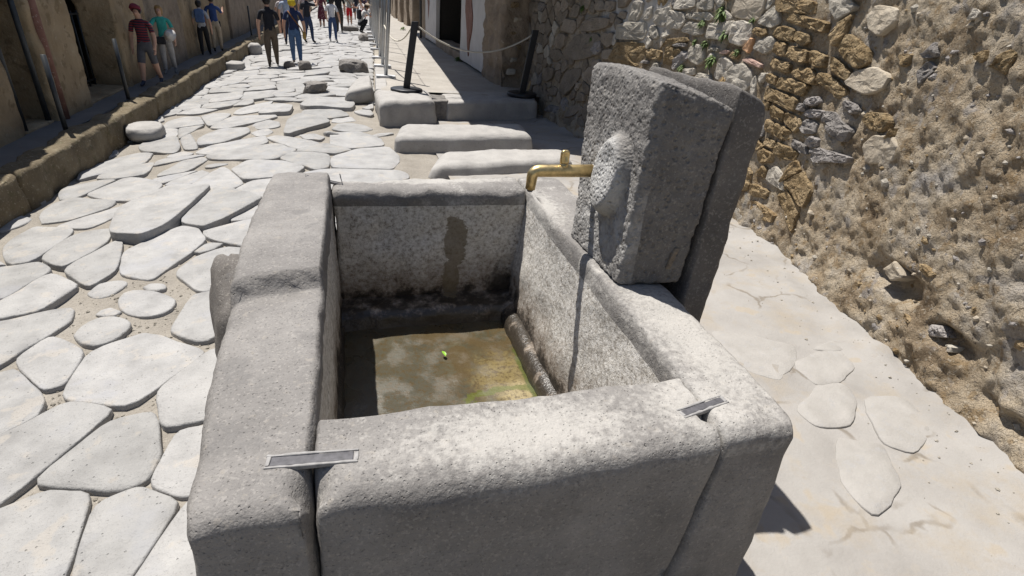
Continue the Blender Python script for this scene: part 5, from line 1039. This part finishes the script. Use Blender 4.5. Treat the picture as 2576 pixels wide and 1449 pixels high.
def person(loc, face, H, label, top, bottom, shoes=(.03, .03, .03), hair=None, hairlen=0, skin=SKIN, sleeve='short', leg='long', stride=.10, arms=(0, 0), hat=None, bag=None, skirt=False, crouch=False, bulk=1.0, group=None):
    """skeleton in units of body height, facing +y; arms: forward lift of left/right arm in radians"""
    t = thing('person', loc, label, 'person', group, face)
    mt = [top if isinstance(top, bpy.types.Material) else cloth(top), bottom if isinstance(bottom, bpy.types.Material) else cloth(bottom), skin, cloth(shoes)]
    J = []; E = []; R = []; EM = []
    def v(p, r, par=None, mi=0):
        J.append(p); R.append(r); 
        if par is not None: E.append((par, len(J) - 1)); EM.append(mi)
        return len(J) - 1
    dz = -.26 if crouch else 0; fy = .10 if crouch else 0
    pel = v((0, 0, .53 + dz), (.082 * bulk, .062 * bulk))
    wa = v((0, .0 + fy * .3, .615 + dz), (.073 * bulk, .055 * bulk), pel, 0)
    ch = v((0, .005 + fy, .72 + dz), (.088 * bulk, .062 * bulk), wa, 0)
    sh = v((0, .0 + fy * 1.6, .795 + dz), (.060, .046), ch, 0)
    nk = v((0, .01 + fy * 2, .845 + dz), (.030, .030), sh, 2)
    h1 = v((0, .022 + fy * 2.2, .89 + dz), (.043, .05), nk, 2); h2 = v((0, .018 + fy * 2.2, .945 + dz), (.044, .052), h1, 2); v((0, .012 + fy * 2.2, .975 + dz), (.028, .034), h2, 2)
    v((0, .085 + fy * 2.2, .905 + dz), (.010, .010), h1, 2)          # nose
    for s in (-1, 1):
        st = stride * s; lm = {'long': (1, 1, 1), 'short': (1, 2, 2), 'bare': (2, 2, 2)}[leg]
        if skirt: lm = (1, 1, 2)
        hip = v((.052 * s, 0, .485 + dz), (.058 * bulk, .062 * bulk), pel, 1)
        if crouch:
            kn = v((.075 * s, .19, .34), (.043, .046), hip, lm[0]); md = v((.07 * s, .10, .20), (.038, .038), kn, lm[1]); an = v((.065 * s, .02, .05), (.026, .028), md, lm[2])
        else:
            kn = v((.056 * s, st * .55 + .012, .28), (.042 * bulk, .045 * bulk), hip, lm[0]); md = v((.058 * s, st * .75, .17), (.036, .038), kn, lm[1])
            an = v((.058 * s, st - (.03 if st < 0 else 0), .055 + (.02 if st < 0 else 0)), (.026, .028), md, lm[2])
        ay = J[an]; v((.062 * s, ay[1] + .055, .02), (.023, .019), an, 3); v((.066 * s, ay[1] + .095, .016), (.016, .013), len(J) - 1, 3)
    for s, al in zip((-1, 1), arms):
        a0 = v((.098 * s * (bulk * .5 + .5), fy * 1.5, .785 + dz), (.036, .036), sh, 0)
        ou = .035; ue = np.array([.12 * s, math.sin(al) * .16 + fy * 1.4, .785 + dz - math.cos(al) * .165]); 
        a1 = v(tuple(ue + np.array([ou * s, 0, 0])), (.030, .030), a0, 0)
        be = al + .25 + (.9 if al > .5 else 0); we = ue + np.array([.005 * s, math.sin(be) * .15, -math.cos(be) * .15]) + np.array([ou * s, 0, 0])
        a2 = v(tuple(we), (.020, .021), a1, 0 if sleeve == 'long' else 2)
        he = we + np.array([0, math.sin(be), -math.cos(be)]) * .05; a3 = v(tuple(he), (.021, .013), a2, 2)
        for q, (dx_, l_) in enumerate(((-.012, .040), (-.004, .046), (.004, .044), (.012, .036))): v(tuple(he + np.array([dx_ * .4, dx_, 0]) + np.array([0, math.sin(be + .3), -math.cos(be + .3)]) * l_), (.0055, .0055), a3, 2)
        v(tuple(we + np.array([-.008 * s, math.sin(be + .9) * .045, -math.cos(be + .9) * .045])), (.007, .007), a2, 2)
    me = bpy.data.meshes.new('skeleton'); me.from_pydata([(a * H, b * H, c * H) for a, b, c in J], E, [])
    so_ = bpy.data.objects.new('skeleton', me); COL.objects.link(so_)
    sk = so_.modifiers.new('s', 'SKIN'); sk.use_smooth_shade = True; sk.branch_smoothing = .3
    for i, d in enumerate(me.skin_vertices[0].data): d.radius = (R[i][0] * H, R[i][1] * H); d.use_root = (i == 0)
    sb = so_.modifiers.new('b', 'SUBSURF'); sb.levels = 1; sb.render_levels = 1
    dg = bpy.context.evaluated_depsgraph_get(); bm_ = bpy.data.meshes.new_from_object(so_.evaluated_get(dg)); bm_.name = 'body'
    bpy.data.objects.remove(so_); bpy.data.meshes.remove(me)
    bm_.materials.clear()
    for q in mt: bm_.materials.append(q)
    n = len(bm_.polygons); cen = np.zeros(n * 3); bm_.polygons.foreach_get('center', cen); cen = cen.reshape(-1, 3) / H
    A_ = np.array([J[a] for a, b in E]); B_ = np.array([J[b] for a, b in E]); AB = B_ - A_; best = np.full(n, 9.); idx = np.zeros(n, np.int32)
    for k in range(len(E)):
        tt = np.clip(((cen - A_[k]) @ AB[k]) / (AB[k] @ AB[k]), 0, 1); rad = R[E[k][0]][0] * (1 - tt) + R[E[k][1]][0] * tt
        d = np.linalg.norm(cen - (A_[k] + tt[:, None] * AB[k]), axis=1) - rad; mm = np.full(n, EM[k])
        if sleeve == 'short' and J[E[k][1]][2] > 0 and EM[k] == 0 and abs(J[E[k][0]][0]) > .08 and abs(J[E[k][1]][0]) > .1: mm = np.where(tt > .62, 2, 0)
        if leg == 'short' and EM[k] == 1 and abs(J[E[k][1]][0]) > .05 and J[E[k][1]][2] < .3: mm = np.where(tt > .9, 2, 1)
        u_ = d < best; best = np.where(u_, d, best); idx = np.where(u_, mm, idx)
    idx = np.where((cen[:, 2] < .525 + dz) & (cen[:, 2] > .4 + dz) & (idx == 0) & (np.abs(cen[:, 0]) < .1), 1, idx)
    bm_.polygons.foreach_set('material_index', idx.astype(np.int32)); bm_.polygons.foreach_set('use_smooth', np.ones(n, bool)); bm_.update()
    o = bpy.data.objects.new('body', bm_); COL.objects.link(o); o.parent = t
    hy = .02 + fy * 2.2; hz = .93 + dz
    if hair:
        bm = bmesh.new(); bmesh.ops.create_icosphere(bm, subdivisions=3, radius=1); V = np.array([q.co[:] for q in bm.verts]); F = [[q.index for q in f.verts] for f in bm.faces]; bm.free()
        V = V * np.array([.055, .062, .058]); front = np.clip(V[:, 1] / .06, 0, 1); V[:, 2] += front * .018; V[:, 1] -= .008 + front * .016
        lo = np.clip(-V[:, 2] / .058, 0, 1) * (V[:, 1] < .01); V[:, 2] -= lo * hairlen; V = V + np.array([0, hy, hz + .008]); mk('hair', V * H + normals(V, F) * (fbm(V * 40, 2) * .004)[:, None], F, hair, t)
    if hat:
        col, kind = hat
        if kind == 'scarf':
            bm = bmesh.new(); bmesh.ops.create_icosphere(bm, subdivisions=3, radius=1); V = np.array([q.co[:] for q in bm.verts]); F = [[q.index for q in f.verts] for f in bm.faces]; bm.free()
            V = V * np.array([.062, .068, .062]) * (1 + .14 * fbm(V * 2.5, 2))[:, None] + np.array([0, hy - .014, hz + .008]); mk('headscarf', V * H, F, cloth(col), t)
        else:
            br = .115 if kind == 'sun' else .066; yo = 0 if kind == 'sun' else .03
            V, F = tube([(0, hy + yo, hz + .022), (0, hy + yo * .9, hz + .028), (0, hy, hz + .03), (0, hy - .004, hz + .055), (0, hy - .006, hz + .068)], [br, br * .99, .060, .053, .03], 20); mk('hat', np.array([tuple(q) for q in V]) * H, F, cloth(col), t)
    if skirt:
        V, F = tube([(0, 0, .60), (0, 0, .5), (0, 0, .38), (0, 0, .24)], [.078 * bulk, .105 * bulk, .12 * bulk, .135 * bulk], 18, False); V = np.array([tuple(q) for q in V]); V[:, 1] *= .8
        mk('skirt', V * H, F, mt[1], t)
    if bag:
        kind, col = bag
        if kind == 'backpack':
            V, F = rbox(.17, .085, .24, .04, .03); V = (V + np.array([-.085, -.15 + fy, .60 + dz])); mk('backpack', V * H, F, cloth(col), t)
        elif kind == 'cross':
            P = [(-.07, -.03, .81), (-.04, -.072, .76), (.03, -.083, .67), (.11, -.06, .56), (.14, -.03, .48)]
            V, F = tube([tuple(np.array(q) * H) for q in P], .011 * H, 6); mk('bag_strap', V, F, cloth((.20, .09, .035)), t)
            V, F = rbox(.05, .12, .11, .04, .015); V = V + np.array([.125, -.09, .40]); mk('bag', V * H, F, cloth(col), t)
        elif kind == 'hand':
            V, F = rbox(.13, .05, .11, .04, .02); V = V + np.array([-.03, .085, .44]); mk('bag', V * H, F, cloth(col), t)
    return t
PI = math.pi
def g(x): return float(GZ(x)) + .05
person((-3.66, 12.3, LZ), PI - .15, 1.36, 'person in a dark red striped polo shirt, grey shorts and red cap', striped(), (.10, .10, .11), (.04, .05, .08), HD, 0, SKIN, 'short', 'short', .12, (.15, -.1), ((.20, .03, .05), 'cap'), bulk=1.12)
hatdisc = None
person((-3.74, 13.9, LZ), PI + .1, 1.32, 'person in a teal top and pale grey trousers on the left sidewalk', (.05, .38, .32), (.38, .37, .36), (.2, .2, .2), HL, .06, SKIN, 'short', 'long', .06, (.3, .8), None, ('hand', (.03, .03, .035)))
V, F = tube([(0, -.012, 0), (0, 0, 0), (0, .012, 0), (0, .07, 0), (0, .09, 0)], [.12, .125, .075, .065, .04], 24); o = mk('sun_hat', V, F, cloth((.62, .60, .56))); o.location = (-3.57, 13.68, .84); o.rotation_euler = (.4, 0, 2.9); tag(o, 'white brimmed sun hat held in front of the teal top', 'hat')
person((-3.78, 17.6, LZ), .1, 1.34, 'person in black trousers with a blue backpack walking away on the left sidewalk', (.42, .43, .45), (.014, .014, .016), (.03, .03, .03), HD, .02, SKIN, 'short', 'long', .08, (.1, -.1), None, ('backpack', (.07, .12, .24)))
person((-3.66, 18.6, LZ), .1, 1.44, 'person in a blue shirt, beige trousers and pale cap on the left sidewalk', (.025, .055, .17), (.36, .30, .22), (.05, .05, .05), HD, 0, SKIN2, 'short', 'long', .05, (.2, .9), ((.42, .36, .26), 'cap'), ('hand', (.012, .012, .014)))
person((-2.05, 17.2, g(-2.05)), .12, 1.72, 'person in a black tee shirt and brown trousers walking away up the road', (.012, .013, .018), (.11, .085, .06), (.04, .035, .03), HD, 0, SKIN, 'short', 'long', .10, (-.1, .5), ((.05, .07, .10), 'cap'), bulk=1.16)
person((-1.45, 17.5, g(-1.45)), .05, 1.66, 'person in a navy top and blue jeans with a yellow headscarf and tan shoulder bag', (.018, .03, .085), (.075, .14, .26), (.16, .13, .11), HB, .0, SKIN, 'short', 'long', -.10, (-.1, .2), ((.62, .45, .03), 'scarf'), ('cross', (.34, .22, .06)), bulk=1.1)
person((-2.2, 24.0, g(-2.2)), .0, 1.78, 'person in a pale blue shirt and navy trousers just beyond the black tee shirt', (.36, .42, .52), (.02, .028, .06), (.05, .05, .05), HB, 0, SKIN, 'short', 'long', .08, (.4, .2), ((.3, .32, .35), 'cap'))
person((-1.5, 24.4, g(-1.5)), -.5, 1.72, 'person in dark vest over white sleeves and jeans stretching one arm out', (.02, .022, .03), (.03, .05, .11), (.03, .03, .03), HB, 0, SKIN, 'short', 'long', .06, (.1, 1.5), ((.05, .06, .12), 'cap'))
person((-1.35, 34.0, g(-1.35)), .2, 1.68, 'person in a dark red floral dress', floral(), floral(), (.15, .1, .08), HB, .05, SKIN, 'short', 'bare', .04, (.9, .2), None, None, True)
person((-.60, 24.4, g(-.6)), -.25, 1.60, 'person in a white tee shirt and blue jeans with a long dark ponytail', (.62, .62, .64), (.04, .075, .17), (.5, .5, .5), HD, .10, SKIN, 'short', 'long', .05, (.3, .2))
person((-.40, 30.0, g(-.4)), .1, 1.85, 'tall broad person in black behind the white tee shirt', (.012, .012, .014), (.05, .045, .04), (.04, .04, .04), HD, 0, SKIN, 'short', 'long', .07, (.1, .1), None, None, bulk=1.25)
person((.10, 36.2, .05), .1, 1.70, 'person in red shorts and a grey patterned shirt with a shoulder strap', (.36, .35, .31), (.50, .02, .025), (.5, .5, .5), HB, 0, SKIN, 'short', 'short', .07, (.1, .1), None, ('cross', (.05, .05, .05)), bulk=1.1)
person((.60, 43.0, .05), .0, 1.75, 'person in dark clothes just beyond the red shorts', (.02, .02, .03), (.05, .06, .09), (.2, .2, .2), HD, 0, SKIN, 'short', 'short', .07)
person((.50, 27.6, .22), -1.2, 1.65, 'crouching person in a straw hat and black trousers with a dark backpack by the fence', (.55, .53, .50), (.014, .014, .016), (.04, .04, .04), HB, .02, SKIN, 'short', 'long', 0, (.9, .9), ((.42, .34, .25), 'sun'), ('backpack', (.02, .02, .025)), crouch=True)
person((-2.95, 30.0, g(-2.95)), .3, 1.66, 'grey haired person in a pale top standing at the left kerb far up the street', (.55, .50, .50), (.02, .02, .035), (.03, .03, .03), HG, .02, SKIN, 'short', 'long', .06, (.2, .2))
person((-2.55, 29.0, g(-2.55)), -.2, 1.70, 'person in a dark purple top beside the grey haired person', (.05, .03, .06), (.03, .03, .04), (.04, .04, .04), HD, .04, SKIN, 'short', 'long', .06, (.4, .2))
person((-2.15, 33.0, g(-2.15)), .1, 1.72, 'person in a pale pink shirt in the crowd on the left', (.52, .42, .40), (.08, .08, .1), (.04, .04, .04), HB, .02, SKIN, 'short', 'long', .06)
person((-1.3, 48.0, g(-1.3)), .1, 1.72, 'person in a green top far up the street', (.10, .30, .24), (.05, .05, .08), (.04, .04, .04), HD, .02, SKIN, 'short', 'long', .06)
person((1.2, 46.0, .35), PI, 1.66, 'person in a dark top sitting low on the far right kerb', (.05, .03, .06), (.05, .05, .08), (.04, .04, .04), HD, .02, SKIN, 'short', 'long', 0, (.9, .9), crouch=True)
person((1.05, 41.0, .2), PI - .6, 1.66, 'person in white crouching at the right kerb beyond the straw hat', (.6, .57, .55), (.4, .1, .1), (.04, .04, .04), HB, .02, SKIN, 'short', 'long', 0, (.9, .6), crouch=True)
